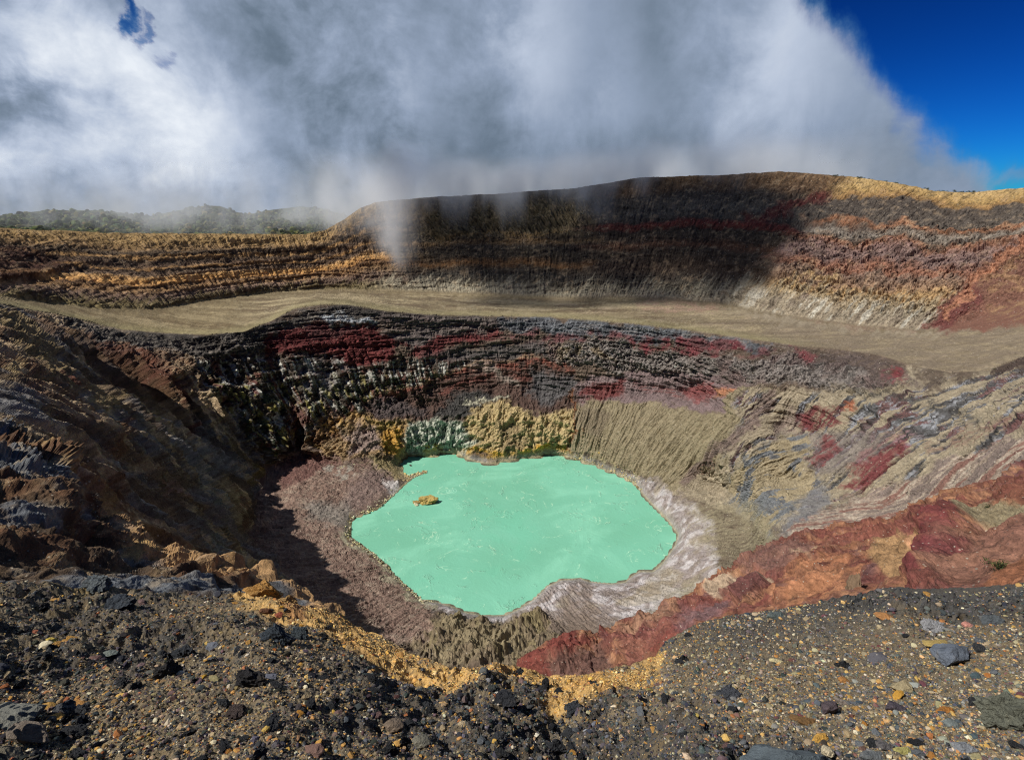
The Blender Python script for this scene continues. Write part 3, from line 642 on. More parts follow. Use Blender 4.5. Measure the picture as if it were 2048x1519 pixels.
    I([(1620,870),(1760,860),(1780,900),(1680,960),(1620,940)], (124,114,112), 12, .7)
    I([(1596,835),(1640,814),(1692,822),(1685,845),(1640,862),(1605,858)], (140,52,54), 6, .95, pat(st, -.5, .1)); I([(1685,808),(1705,805),(1708,822),(1688,822)], (196,92,48), 5, .9)
    I([(1618,905),(1650,880),(1680,890),(1660,930),(1622,935)], (146,56,58), 6, .9, pat(st, -.5, .2)); I([(1690,985),(1720,930),(1790,885),(1822,890),(1800,920),(1755,960),(1710,985)], (150,50,54), 8, .95, pat(st, -.7, 0))
    I([(1740,875),(1820,860),(1850,880),(1790,900),(1720,925)], (146,92,92), 10, .7, pat(st, -.3, .3)); B([(1860,900),(1960,860),(2060,845)], 14, (118,66,62), 10, .7, pat(st, -.3, .3))
    # pink-tan streaked slope
    S = [(1560,1075),(1700,1005),(1900,925),(2048,875),(2440,760),(2440,1000),(2048,960),(1850,1020),(1700,1090),(1560,1140),(1440,1160)]
    I(S, (172,150,130), 8); I(S, (142,88,76), 8, .8, pat(sr, .08, .2)); I(S, (118,102,98), 8, .7, pat(-sr+st*.3, .12, .25)); I(S, (206,190,168), 8, .6, pat(-np.abs(sr), -.06, -.02))
    # clays round the lake, right and below
    E = [(1262,958),(1330,975),(1390,1010),(1430,1060),(1440,1120),(1420,1180),(1340,1220),(1280,1260),(1100,1250),(1060,1240),(960,1250),(860,1220),(840,1198),(900,1205),(962,1228),(1031,1216),(1092,1168),(1181,1160),(1249,1159),(1334,1106),(1352,1069),(1305,1014)]
    I(E, (164,150,146), 10); ev = fbm2(rad/9.+n_m*1.6, s/36.+n_m, 4, 126, .55); I(E, (206,198,198), 10, .85, pat(ev, .0, .25)); I(E, (140,124,112), 10, .7, pat(-ev+n_s*.3, .12, .35)); I(E, (172,156,120), 10, .5, pat(n_m, .1, .4))
    I([(1380,1010),(1500,1010),(1560,1060),(1560,1110),(1440,1130),(1400,1080)], (156,144,112), 18, .8, pat(st, -.6, .2)); I([(1340,1200),(1440,1150),(1560,1090),(1500,1190),(1360,1260),(1220,1300),(1260,1240)], (156,148,118), 18, .75, pat(st, -.6, .2))
    I([(1280,955),(1200,915),(1147,905),(1147,922),(1215,945),(1266,970)], (184,166,118), 8, .8, pat(n_s, -.2, .2))
    I([(1150,1170),(1190,1180),(1200,1300),(1140,1300),(1130,1220)], (146,126,112), 10, .7); I([(1080,1220),(1240,1240),(1240,1320),(1060,1340)], (140,120,104), 12, .8)
    A.lay(inner*mnd, (158,140,104)); A.lay(inner*mnd*pat(n_m+n_s*.4, -.1, .3)*.7, (126,106,84)); A.lay(inner*mnd*pat(st2, .1, .4)*.5, (150,136,86))
    # floor left of the lake
    A.lay(inner*floor, (152,122,106)); A.lay(inner*floor*pat(n_m+n_s*.5, 0, .3)*.7, (122,94,82)); A.lay(inner*floor*pat(st+n_s*.5, .1, .3)*.5, (176,156,134))
    I([(575,930),(610,905),(650,905),(690,930),(600,965),(560,985)], (124,84,76), 6, .9); I([(640,935),(690,925),(720,945),(660,960)], (168,162,148), 6, .8, pat(n_s, -.2, .2))
    I([(690,960),(800,930),(800,960),(730,1020),(690,1020)], (132,110,104), 12, .7); I([(740,925),(800,925),(800,945),(760,945)], (168,150,96), 7, .8)
    I([(765,960),(800,955),(800,980),(770,985)], (206,200,196), 5, .8); I([(600,1010),(700,1010),(720,1040),(700,1060),(620,1040)], (150,144,134), 12, .7)
    B([(690,1070),(740,1110),(780,1150),(820,1195),(856,1208)], 14, (176,168,136), 7, .9, pat(n_s, -.35, .1)); B([(704,1034),(698,1050),(700,1072)], 5, (176,148,70), 3, .9)
    B([(790,948),(830,942),(862,936)], 8, (166,146,100), 4, .95)
    # wet rim of the lake
    A.lay(inner*ss(L, 16, 6)*.65*ss(X-700, 60, 220), (170,164,158)); A.lay(inner*ss(L, 7, 4)*.5, (190,178,120)); A.lay(inner*ss(L, 3.6, 2.2)*.7*pat(fbm2(X/20, Y/20, 2, 145), -.4, 0), (82,78,66))
    # grain and grime everywhere
    calm = np.maximum.reduce([smoothz, bench, floor*.4, Rz*.6*(1-rock_out)]); g = 1+(.30*n_s+.24*st*inner+.55*n_f)*(1-.72*calm)
    A.C *= np.clip(g, .45, 1.7)[..., None]
    # the outer flank beyond the rim, so the rim is a real ridge
    K_ = 14
    top = P[:1]; outd = np.stack([x[0], y[0], 0*x[0]], -1); outd /= np.linalg.norm(outd, axis=-1, keepdims=True)
    ks = (np.arange(K_, 0, -1)**1.6)[:, None, None]
    back = top+outd[None]*ks*14+np.array([0, 0, -1])*ks*7
    back[..., 2] += (fbm2(back[..., 0]/60, back[..., 1]/60, 3, 151)*6*np.minimum(ks[..., 0]/10, 1))
    bc = np.broadcast_to(lin((96, 92, 58)).astype(f32)*.9, back.shape).copy()
    P = np.concatenate([back, P], 0); Cc = np.concatenate([bc, A.C], 0)
    ob = grid_mesh('crater_terrain', P, Cc, rock_material('crater_rock', .45, .8, .5))
    ob['kind'] = 'structure'
    return ob
build_crater()

# ------------------------------------------------------------------ lake
def build_lake():
    import bmesh
    me = bpy.data.meshes.new('lake_water'); bm = bmesh.new()
    vs = []
    Pl = [unproject(px, py, wz(px, py, 0.0)) for px, py in LAKE]
    cx_, cy_ = np.mean([p[0] for p in Pl]), np.mean([p[1] for p in Pl])
    for p in Pl:
        d = np.array([p[0]-cx_, p[1]-cy_]); d = d/np.linalg.norm(d)*9
        vs.append(bm.verts.new((p[0]+d[0], p[1]+d[1], 0.0)))
    hull = [bm.verts.new((x, y, 0)) for x, y in ((-150, 270), (190, 270), (190, 580), (-150, 580))]
    for v in vs: bm.verts.remove(v)
    bm.faces.new(hull); bm.to_mesh(me); bm.free()
    ob = bpy.data.objects.new('lake_water', me); COL.objects.link(ob); ob['kind'] = 'structure'
    m = bpy.data.materials.new('acid_lake'); m.use_nodes = True; t = NT(m.node_tree); t.n.clear()
    pos = t.new('ShaderNodeTexCoord').outputs['Object']
    sx, sy, _ = t.sep(pos)
    v = t.comb(sx, sy, 0.0)
    big = t.noise(v, .012, 3, .5); mid = t.noise(v, .05, 6, .65, 1.2); fine = t.noise(v, .45, 4, .6)
    rid = t.new('ShaderNodeTexNoise'); rid.noise_type = 'RIDGED_MULTIFRACTAL'; t.put(rid.inputs['Vector'], t.vm('ADD', v, t.vm('SCALE', t.noise(v, .03, 3, .5, 0, 1), None)))
    rid.inputs['Scale'].default_value = .035; rid.inputs['Detail'].default_value = 5; rid.inputs['Roughness'].default_value = .6
    foam = t.m('MULTIPLY', t.sstep(mid, .56, .72), t.sstep(fine, .42, .62))
    c = t.mix(t.sstep(big, .35, .65), (.175, .46, .315), (.195, .51, .36))
    c = t.mix(t.m('MULTIPLY', foam, .5), c, (.40, .74, .55))
    line = t.m('MULTIPLY', t.sstep(t.m('ABSOLUTE', t.m('SUBTRACT', t.noise(v, .018, 4, .6, 2.0), .5)), .012, .0), t.sstep(mid, .5, .6))
    c = t.mix(t.m('MULTIPLY', line, .6), c, (.55, .82, .58))
    sw1 = t.noise(t.comb(sx, t.m('MULTIPLY', sy, 1.3), 5.0), .011, 7, .62, 1.2)
    c = t.mix(t.m('MULTIPLY', t.sstep(sw1, .48, .68), .45), c, (.30, .68, .49)); c = t.mix(t.m('MULTIPLY', t.sstep(sw1, .45, .33), .30), c, (.15, .50, .33))
    rp = unproject(903.0, 981.0, wz(903.0, 981.0, 0.0))      # where gas wells up
    dx = t.m('SUBTRACT', sx, float(rp[0])); dy = t.m('SUBTRACT', sy, float(rp[1]))
    rr = t.m('ADD', t.m('SQRT', t.m('ADD', t.m('MULTIPLY', dx, dx), t.m('MULTIPLY', dy, dy))), t.m('MULTIPLY', fine, 1.6))
    ring = t.m('MULTIPLY', t.sstep(t.m('SINE', t.m('MULTIPLY', rr, 2.6)), .2, .9), t.sstep(rr, 7.5, 4.5))
    c = t.mix(t.m('MULTIPLY', ring, .55), c, (.42, .78, .60))
    bs = t.new('ShaderNodeBsdfPrincipled'); t.put(bs.inputs['Base Color'], c)
    bs.inputs['Roughness'].default_value = .3; bs.inputs['Specular IOR Level'].default_value = .12
    bp = t.new('ShaderNodeBump'); bp.inputs['Strength'].default_value = .8; bp.inputs['Distance'].default_value = .8
    t.put(bp.inputs['Height'], t.m('ADD', t.m('MULTIPLY', foam, .8), t.m('ADD', t.m('MULTIPLY', fine, .25), t.m('MULTIPLY', mid, .8))))
    t.l.new(bp.outputs[0], bs.inputs['Normal'])
    o = t.new('ShaderNodeOutputMaterial'); t.l.new(bs.outputs[0], o.inputs[0])
    me.materials.append(m)
build_lake()
#==BODY2==
# ------------------------------------------------------------------ nearer slopes: a sheet between a crest line and a lower line, with its far flank behind
def sheet_base(crest, lower, step, nrow, x0, x1, ext=1.9):
    px1 = np.arange(x0, x1, step)
    cr = np.array(crest, float); lo = np.array(lower, float)
    yT = np.interp(px1, cr[:, 0], cr[:, 1]); rT = np.interp(px1, cr[:, 0], cr[:, 2])
    yB = np.maximum(np.interp(px1, lo[:, 0], lo[:, 1]), yT+8); rB = np.interp(px1, lo[:, 0], lo[:, 2])
    t = np.concatenate([np.linspace(0, 1, nrow), np.linspace(1.03, ext, 20)])[:, None]
    X = np.broadcast_to(px1, (len(t), len(px1))).astype(f32); Y = (yT+t*(yB-yT)).astype(f32)
    wT = wr(px1, yT, rT); wB = wr(px1, yB, rB)
    P0 = unproject(X, Y, wT+t*(wB-wT))
    return X, Y, t, P0
def flank(P, C, drop, run, k=16, p=1.5, more=None):
    """the far side of a crest: falls away from the crest"""
    top = P[:1]; o = top.copy(); o[..., 2] = 0; o /= np.linalg.norm(o, axis=-1, keepdims=True)
    ks = (np.arange(k, 0, -1)/k)[:, None, None]
    back = top+o*ks*run+np.array([0, 0, -1])*(ks**p)*drop
    jit = fbm3((back[..., 0], back[..., 1], back[..., 2]), 6.0/run, 3, 161)
    back += jit[..., None]*run*.10*np.minimum(ks*3, 1)*(1-.6*(ks < .2))
    if more is not None:
        k2 = np.linspace(1, .06, 14)[:, None, None]; far_ = back[:1]+o*k2*more[0]-np.array([0, 0, 1])*k2*more[1]
        far_ += fbm3((far_[..., 0], far_[..., 1], far_[..., 2]), 1/9., 3, 162)[..., None]*1.5; back = np.concatenate([far_, back], 0)
    n = fbm3((back[..., 0], back[..., 1], back[..., 2]), 9.0/run, 4, 163, .6)
    cb = C[:6].mean((0, 1))*.5+C[:1]*.5; cb = np.broadcast_to(cb, back.shape)*np.clip(1+.6*n, .4, 1.7)[..., None]
    return np.concatenate([back, P], 0), np.concatenate([cb, C], 0)

RED_CREST = [(1020,1375,140),(1050,1338,150),(1080,1305,156),(1120,1286,160),(1160,1281,164),(1196,1290,166),(1222,1276,170),(1246,1252,176),(1290,1246,180),(1320,1236,184),(1336,1217,188),
 (1379,1201,194),(1406,1182,198),(1440,1166,203),(1472,1151,208),(1499,1131,214),(1525,1112,220),(1550,1096,224),(1573,1084,228),(1640,1074,233),(1700,1062,236),(1776,1052,238),(1803,1047,236),(1858,1018,234),
 (1912,991,230),(1990,967,226),(2048,944,222),(2240,880,215),(2500,800,205)]
RED_CREST = [(u, v-(12 if u < 1500 else 7), r) for u, v, r in RED_CREST]
RED_LOW = [(1020,1400,125),(1250,1400,115),(1400,1330,105),(1600,1260,90),(1800,1230,75),(2048,1215,66),(2500,1190,60)]
def build_red_slope():
    X, Y, t, P0 = sheet_base(RED_CREST, RED_LOW, 1.9, 250, 1020, 2440)
    N = normals(boxblur(P0, 4)); dep = np.linalg.norm(P0-[0, 0, CAM_Z], axis=-1).astype(f32)
    x, y, z = (P0[..., i].astype(f32) for i in range(3)); pq = (x, y, z)
    th = np.arctan2(x, y-400.0); rad = np.hypot(x, y-400.0); s = th*260
    sw = s+fbm2(s/20, rad/40, 3, 51)*7
    big = rid3(pq, 1/34., 4, 221, .55); fine = fbm3(pq, 1/3., 4, 241, .65); mid = rid3(pq, 1/10., 3, 231, .55)
    ga, gb, gc = worley2(s/7+fbm3(pq, 1/6., 2, 43)*.6, (z+rad*.5)/6, 6); fac = (gc-.5)*1.8*ss(gb-ga, 0, .35)
    XW = X+fbm2(X*.02, Y*.03, 5, 203, .6)*22; YW = Y+fbm2(X*.02, Y*.03, 5, 209, .6)*15
    n_s_ = fbm3(pq, 1/5., 3, 91, .6)
    knob = zone(XW, YW, [(1834,1165),(1855,1120),(1862,1088),(1881,1053),(1905,1030),(1940,1024),(1960,1050),(1935,1085),(1925,1120),(1900,1150),(1890,1190),(1840,1190)], 18)
    ridge2 = zone(XW, YW, [(1472,1175),(1500,1166),(1535,1160),(1540,1185),(1510,1205),(1480,1210)], 6)
    D = (rid2(sw/7+n_s_*.3, rad/26+z/26, 3, 259)-.4)*1.6+(big-.4)*6+(mid-.4)*2.4+fine*.9+(rid2(sw/14, rad/26+z/22, 4, 255, .55)-.4)*1.6+(rid2(sw/2.8, rad/8, 3, 257)-.4)*.5+fac
    D += knob*5+ridge2*3.5
    D *= np.clip(dep/200, .4, 1.2)
    hn = N.copy(); hn[..., 2] *= .7
    P = P0+hn*(D*ss(t, 0, .04).clip(.35, 1))[..., None]
    A = Paint(XW, YW, (146, 88, 66))
    n_s = fbm3(pq, 1/5., 4, 91, .6); n_m = fbm3(pq, 1/18., 3, 93); st = fbm2(sw/2.8+n_s*.6, rad/9.+z/14, 4, 97, .6)*.8+n_s*.3; sr = fbm2(sw/6.+n_s*.3, rad/28.+z/28., 4, 96, .62); st2 = fbm2(sw/9., rad/26.+z/30, 4, 99, .6)*.8+n_m*.3
    o1 = np.ones(X.shape, f32)
    A.lay(ss(n_m+st2*.6, -.1, .35)*.7, (172, 108, 70)); A.lay(ss(-n_m-st*.5, .05, .45)*.75, (132, 54, 48)); A.lay(ss(st, .1, .5)*.6, (126, 92, 84))
    A.lay(ss(st2-n_m, .25, .6)*.55, (118, 88, 88)); A.lay(ss(sr, .12, .25)*.7, (124, 62, 54)); A.lay(ss(-sr+n_s*.3, .15, .3)*.6, (196, 132, 84))
    A.poly([(1020,1400),(1050,1320),(1110,1280),(1190,1290),(1150,1300),(1100,1330),(1080,1400)], (156, 56, 44), 7, .9)
    A.poly([(1090,1330),(1150,1305),(1220,1300),(1230,1360),(1100,1400)], (118, 84, 72), 9, .85); A.poly([(1230,1280),(1300,1250),(1420,1200),(1560,1130),(1580,1160),(1420,1250),(1260,1340)], (150, 78, 68), 12, .7)
    A.poly([(1240,1255),(1330,1225),(1370,1215),(1320,1250),(1250,1275)], (176, 130, 98), 8, .7); A.poly([(1290,1300),(1380,1250),(1420,1260),(1320,1330)], (158, 58, 44), 10, .8, ss(st, -.4, .2))
    A.poly([(1360,1235),(1440,1200),(1470,1215),(1400,1260),(1360,1270)], (126, 96, 98), 9, .8)
    A.poly([(1420,1180),(1470,1158),(1555,1160),(1548,1168),(1480,1178),(1430,1192)], (196, 168, 136), 5, .9)
    A.poly([(1472,1175),(1500,1166),(1535,1160),(1540,1185),(1510,1205),(1480,1210)], (112, 66, 62), 6, .9)
    A.poly([(1490,1135),(1540,1100),(1600,1088),(1640,1100),(1600,1140),(1500,1150)], (130, 92, 82), 9, .8)
    A.poly([(1580,1120),(1640,1110),(1680,1110),(1620,1128)], (190, 156, 122), 5, .7)
    A.poly([(1600,1130),(1720,1110),(1760,1120),(1700,1180),(1600,1210),(1540,1215),(1560,1160)], (188, 112, 66), 14, .8, ss(n_s, -.4, .2)); A.poly([(1640,1070),(1860,1050),(1840,1075),(1700,1095),(1640,1090)], (156, 72, 58), 9, .7)
    A.poly([(1760,1080),(1862,1070),(1850,1130),(1830,1165),(1790,1170),(1750,1130)], (176, 136, 88), 8, .85); A.poly([(1835,1085),(1850,1082),(1835,1135),(1822,1135)], (206, 140, 92), 4, .9)
    A.poly([(1835,1178),(1855,1130),(1862,1088),(1885,1050),(1905,1028),(1942,1024),(1950,1050),(1920,1090),(1890,1130),(1860,1180)], (134, 50, 50), 6, .95, ss(st, -.7, .1))
    A.poly([(1900,1090),(1960,1060),(2060,1050),(2440,1000),(2440,1200),(2048,1170),(1900,1170),(1870,1150)], (146, 98, 78), 14, .85); A.poly([(1870,1110),(1940,1090),(1930,1130),(1880,1150)], (136, 48, 52), 9, .8)
    A.poly([(1935,1028),(1971,1018),(2060,1012),(2440,960),(2440,1040),(2048,1054),(1971,1054),(1940,1044)], (150, 136, 102), 7, .95)
    A.poly([(1990,1140),(2060,1120),(2100,1160),(2048,1180),(1980,1175)], (178, 100, 56), 9, .8); A.poly([(1960,1010),(2060,965),(2100,960),(2060,1012)], (134, 72, 54), 7, .8)
    g = 1+.36*n_s+.25*st+.6*fbm3(pq, 1/1.1, 3, 141, .7)
    A.C *= np.clip(g, .4, 1.8)[..., None]
    P, C = flank(P, A.C, 75, 34, 16, 1.0)
    ob = grid_mesh('red_slope', P, C, rock_material('red_scoria', 1.1, .8, .5)); ob['kind'] = 'structure'
build_red_slope()

SPUR_CREST = [(-360,700,210),(-150,790,180),(0,858,158),(20,865,155),(41,875,150),(68,889,146),(102,906,140),(120,928,132),(140,985,122),(164,1034,110),(191,1046,102),(232,1068,94),(260,1088,88),(308,1104,82),(342,1110,78),
 (362,1113,76),(403,1117,72),(431,1130,69),(461,1125,67),(485,1143,64),(512,1148,62),(537,1149,60),(554,1162,57),(581,1179,54),(601,1194,51),(640,1225,47),(700,1262,42)]
SPUR_LOW = [(-360,1230,40),(0,1230,40),(400,1240,38),(640,1262,36),(700,1290,35)]
def build_left_spur():
    X, Y, t, P0 = sheet_base(SPUR_CREST, SPUR_LOW, 1.9, 230, -340, 700)
    N = normals(boxblur(P0, 4)); dep = np.linalg.norm(P0-[0, 0, CAM_Z], axis=-1).astype(f32)
    x, y, z = (P0[..., i].astype(f32) for i in range(3)); pq = (x, y, z)
    u = x*.7+y*.7; v = -x*.7+y*.7
    big = rid3(pq, 1/22., 4, 321, .55); fine = fbm3(pq, 1/1.6, 4, 341, .65); mid = rid3(pq, 1/6., 3, 331, .55)
    rib = rid2(v/9+fbm2(u/20, v/20, 2, 5)*.6, z/26, 4, 355)
    ga, gb, gc = worley2(v/3.5+fbm3(pq, 1/3., 2, 43)*.6, z/3, 6); fac = (gc-.5)*1.2*ss(gb-ga, 0, .35)
    D = ((big-.4)*4+(mid-.4)*1.6+fine*.6+(rib-.4)*4.5+fac)*np.clip(dep/100, .35, 1.5)
    hn = N.copy(); hn[..., 2] *= .8
    P = P0+hn*(D*(.45+.55*ss(t, 0, .06)))[..., None]
    XW = X+fbm2(X*.02, Y*.03, 4, 203)*16; YW = Y+fbm2(X*.02, Y*.03, 4, 209)*12
    A = Paint(XW, YW, (104, 82, 60)); n_s = fbm3(pq, 1/3., 4, 91, .6); n_m = fbm3(pq, 1/14., 3, 93)
    A.lay(ss(n_m+n_s*.4, -.05, .2)*.85, (112, 120, 128)); A.lay(ss(-n_m+rib*.4, .25, .5)*.7, (122, 80, 52)); A.lay(ss(n_s, .1, .4)*.5, (158, 132, 92)); A.lay(ss(-n_s, .1, .4)*.5, (60, 50, 44))
    yc = np.interp(X, [p[0] for p in SPUR_CREST], [p[1] for p in SPUR_CREST])
    A.lay(ss(34-(Y-yc)+n_s*20, 0, 18)*ss(X, 120, 300), (196, 148, 92)); A.lay(ss(22-(Y-yc)+n_s*20, 0, 18)*(1-ss(X, 90, 160)), (190, 150, 92))
    A.poly([(230,1080),(300,1090),(320,1130),(240,1120)], (186, 150, 86), 8, .6, ss(n_s, 0, .3))
    A.C *= np.clip(1+.34*n_s+.3*fbm3(pq, 1/.8, 3, 141, .7), .45, 1.7)[..., None]
    P, C = flank(P, A.C, 60, 24, 16, 1.0)
    ob = grid_mesh('left_spur', P, C, rock_material('spur_rock', 2.2, .8, .5)); ob['kind'] = 'structure'
    ob.name = 'terrain_spur'
build_left_spur()

# ------------------------------------------------------------------ the ground at the viewer's feet
FG_R = [(-900,8),(0,7.5),(400,7.5),(560,8.6),(700,10),(830,12.5),(960,16),(1100,16),(1260,13.5),(1335,10.5),(1500,9.3),(1700,8.5),(2048,8),(3000,8)]
EYE = 1.7
def fg_w(X, Y):
    """inverse depth of the near ground seen in direction (X, Y)"""
    ys = yline(FG_SIL, X); rs = curve(FG_R, X)
    ex, ey, ez = px2dir(X, ys); Te = -ez/np.hypot(ex, ey)
    a = .5*(Te-EYE/rs); b = (Te*rs-EYE-a*rs)/rs**2
    dx, dy, dz = px2dir(X, Y); T = -dz/np.hypot(dx, dy)
    r = (T-a-np.sqrt(np.maximum((T-a)**2-4*b*EYE, 0)))/(2*b)
    r = 2*EYE/((T-a)+np.sqrt(np.maximum((T-a)**2-4*b*EYE, 0)))
    return np.hypot(dx, dy)/np.minimum(r, rs*1.001)
def fg_relief(P):
    x, y = P[..., 0].astype(f32), P[..., 1].astype(f32)
    r = np.hypot(x, y)
    lump = rid2(x*.9, y*.9, 4, 401, .55); lumpf = rid2(x*3.1, y*3.1, 3, 405, .6); f = fbm2(x*14, y*14, 3, 409, .65)
    cl = ss(fbm2(x*.45, y*.45, 3, 411)+.22*ss(x, 1.6, .8)-.02, -.1, .35)*ss(r, 11.5, 8.5)      # clinker patches, more of them on the left
    h = (lump-.45)*.16*(.35+cl)+cl*(lumpf-.4)*.085+f*.022+(fbm2(x*.35, y*.35, 2, 413))*.18
    return h, cl
def build_foreground():
    px1 = np.arange(-700, 2760, 2.0); nrow = 330
    ys = yline(FG_SIL, px1)
    t = (np.linspace(0, 1, nrow)**1.25)[:, None]
    X = np.broadcast_to(px1, (nrow, len(px1))).astype(f32); Y = (ys+t*(1900-ys)).astype(f32)
    P = unproject(X, Y, fg_w(X, Y))
    h, cl = fg_relief(P)
    x, y = P[..., 0].astype(f32), P[..., 1].astype(f32); r = np.hypot(x, y)
    P[..., 2] += h*ss(r, .8, 2.5)
    XW = X+fbm2(x*1.2, y*1.2, 4, 421)*38; YW = Y+fbm2(x*1.2, y*1.2, 4, 425)*26
    A = Paint(XW, YW, (142, 124, 94))
    n1 = fbm2(x*2.2, y*2.2, 4, 431, .6); n2 = fbm2(x*11, y*11, 4, 435, .7)
    A.lay(cl*.7*ss(n1+.3, -.1, .4), (64, 64, 66)); A.lay(ss(n2, -.05, .35)*.6, (70, 70, 72)); A.lay(ss(-n2, .15, .5)*.5, (170, 140, 92))
    A.lay(ss(X, 1300, 1500)*ss(ys_ := yline(FG_SIL, X)+60-Y, -40, 40)*.7, (76, 78, 80))
    oc = [(440,1190),(540,1170),(610,1200),(700,1245),(780,1290),(850,1330),(960,1350),(1100,1350),(1200,1345),(1320,1325),(1330,1345),(1230,1380),(1150,1420),(1110,1425),(1080,1380),(960,1375),(900,1400),(800,1360),(700,1310),(600,1260),(480,1215)]
    A.poly(oc, (222, 172, 92), 12, .95, ss(n2+n1*.6, -.7, -.1)); A.poly(oc, (186, 120, 48), 12, .5, ss(n1, .1, .4))
    A.poly([(560,1180),(620,1190),(630,1235),(580,1235)], (150, 76, 46), 8, .6); A.poly([(80,1190),(200,1190),(200,1205),(80,1200)], (170, 140, 70), 8, .5)
    A.C *= np.clip(1+.5*n2, .4, 1.7)[..., None]
    P, C = flank(P, A.C, 17, 7, 20, 1.0, (60, 58))
    ob = grid_mesh('ground', P, C, rock_material('gravel_ground', 26, .9, .45)); ob['kind'] = 'structure'
    # the same ground to the sides of and behind the viewer
    P = side_ground(np.radians(np.linspace(57.5, 302.5, 420))[None, :], np.concatenate([np.linspace(.5, 9, 90), 9*np.exp(np.linspace(.05, 3.8, 30))])[:, None])
    x, y = P[..., 0].astype(f32), P[..., 1].astype(f32); A = Paint(x, y, (142, 124, 94)); cl = fg_relief(P)[1]
    n1 = fbm2(x*2.2, y*2.2, 4, 431, .6); n2 = fbm2(x*11, y*11, 4, 435, .7)
    A.lay(cl*.85*ss(n1+.3, -.1, .4), (58,59,62)); A.lay(ss(n2, -.05, .35)*.6, (70, 70, 72)); A.lay(ss(-n2, .15, .5)*.5, (170, 140, 92)); A.lay(ss(x, 0, .5)*.6, (76, 78, 80))
    C = A.C*np.clip(1+.5*n2, .4, 1.7)[..., None]
    ob = grid_mesh('ridge_path', P[::-1], C[::-1], bpy.data.materials['gravel_ground']); ob['kind'] = 'structure'
def side_ground(an, rr):
    """polar ground beyond the edges of the front sheet: the slope goes on to the sides and levels out behind"""
    out = []
    for u in (2759.0, -699.0):
        ys = float(yline(FG_SIL, u)); rs = float(curve(FG_R, u)); ex, ey, ez = px2dir(u, ys); Te = float(-ez/np.hypot(ex, ey))
        a = .5*(Te-EYE/rs); b = (Te*rs-EYE-a*rs)/rs**2
        re_ = np.minimum(rr, rs); out.append(-EYE-a*re_-b*re_**2-np.maximum(rr-rs, 0)*1.1)
    kr = ss(an, math.pi-.25, math.pi+.25); zs = out[0]*(1-kr)+out[1]*kr
    back = ss(np.abs(an-math.pi), math.radians(95), math.radians(35))
    z = zs*(1-back)+back*(-EYE-.03*rr)
    P = np.stack([rr*np.sin(an), rr*np.cos(an)+0*rr, CAM_Z+z], -1); h, cl = fg_relief(P)
    P[..., 2] += h*ss(rr+0*an, .8, 2.5)-.004
    return P
build_foreground()
import re
# ------------------------------------------------------------------ stones
import bmesh
def ico(sub):
    bm = bmesh.new(); bmesh.ops.create_icosphere(bm, subdivisions=sub, radius=1.0)
    V = np.array([v.co[:] for v in bm.verts]); F = np.array([[v.index for v in f.verts] for f in bm.faces]); bm.free()
    return V, F
def stone_shape(V, rs, cuts=7, rough=.12, flat=.7):
    """chip flats off a lump, then roughen it"""
    V = V.copy()
    for _ in range(cuts):
        n = rs.randn(3); n /= np.linalg.norm(n); d = rs.uniform(.45, .82)
        k = V@n-d; V -= np.outer(np.maximum(k, 0), n)
    if rough > 0:
        o = rs.rand(3)*50
        f = fbm3((V[:, 0]+o[0], V[:, 1]+o[1], V[:, 2]+o[2]), 1.7, 3, 7, .55)
        f2 = fbm3((V[:, 0]+o[1], V[:, 1]+o[2], V[:, 2]+o[0]), 6.5, 3, 8, .6)
        V *= (1+rough*f+rough*.45*f2)[:, None]
    V *= np.array([1, rs.uniform(.6, .95), flat*rs.uniform(.7, 1.1)])
    return V
def scatter_mesh(name, pos, rad, cols, mat, rs, sub=1, flat=.65, variants=12, up=.25):
    """countless small stones: one mesh"""
    V0, F0 = ico(sub); vs = [stone_shape(V0, rs, 5 if sub == 1 else 7, .0 if sub == 1 else .12, flat) for _ in range(variants)]
    if sub == 1: vs = [v*(1+.22*rs.randn(len(v), 1)).clip(.6, 1.4) for v in vs]
    n = len(pos); kind = rs.randint(0, variants, n); A = np.stack(vs)[kind]
    yaw = rs.rand(n)*2*np.pi; tilt = rs.randn(n)*.35
    c, s = np.cos(yaw), np.sin(yaw); ct, st_ = np.cos(tilt), np.sin(tilt)
    X, Y, Z = A[..., 0], A[..., 1], A[..., 2]
    Y2 = Y*ct[:, None]-Z*st_[:, None]; Z2 = Y*st_[:, None]+Z*ct[:, None]
    W_ = np.stack([X*c[:, None]-Y2*s[:, None], X*s[:, None]+Y2*c[:, None], Z2], -1)*rad[:, None, None]+pos[:, None, :]
    W_[..., 2] += (rad*up)[:, None]
    nv = len(V0); Fa = (F0[None]+(np.arange(n)*nv)[:, None, None]).reshape(-1, 3).astype(np.int32)
    me = bpy.data.meshes.new(name); me.vertices.add(n*nv); me.vertices.foreach_set('co', W_.astype(f32).ravel())
    me.loops.add(Fa.size); me.loops.foreach_set('vertex_index', Fa.ravel())
    me.polygons.add(len(Fa)); me.polygons.foreach_set('loop_start', np.arange(0, Fa.size, 3, dtype=np.int32)); me.update(calc_edges=True)
    me.polygons.foreach_set('use_smooth', np.zeros(len(Fa), bool))
    ca = me.color_attributes.new('rock_colour', 'FLOAT_COLOR', 'POINT')
    c4 = np.ones((n*nv, 4), f32); c4[:, :3] = np.repeat(cols, nv, 0); ca.data.foreach_set('color', c4.ravel())
    me.materials.append(mat); ob = bpy.data.objects.new(name, me); COL.objects.link(ob)
    return ob
def palette(rs, n, entries):
    w = np.array([e[1] for e in entries], float); k = rs.choice(len(entries), n, p=w/w.sum())
    c = np.array([e[0] for e in entries], float)[k]*1.06+rs.randn(n, 1)*14+rs.randn(n, 3)*4
    return tone(np.clip(c, 8, 245), .9, .95)
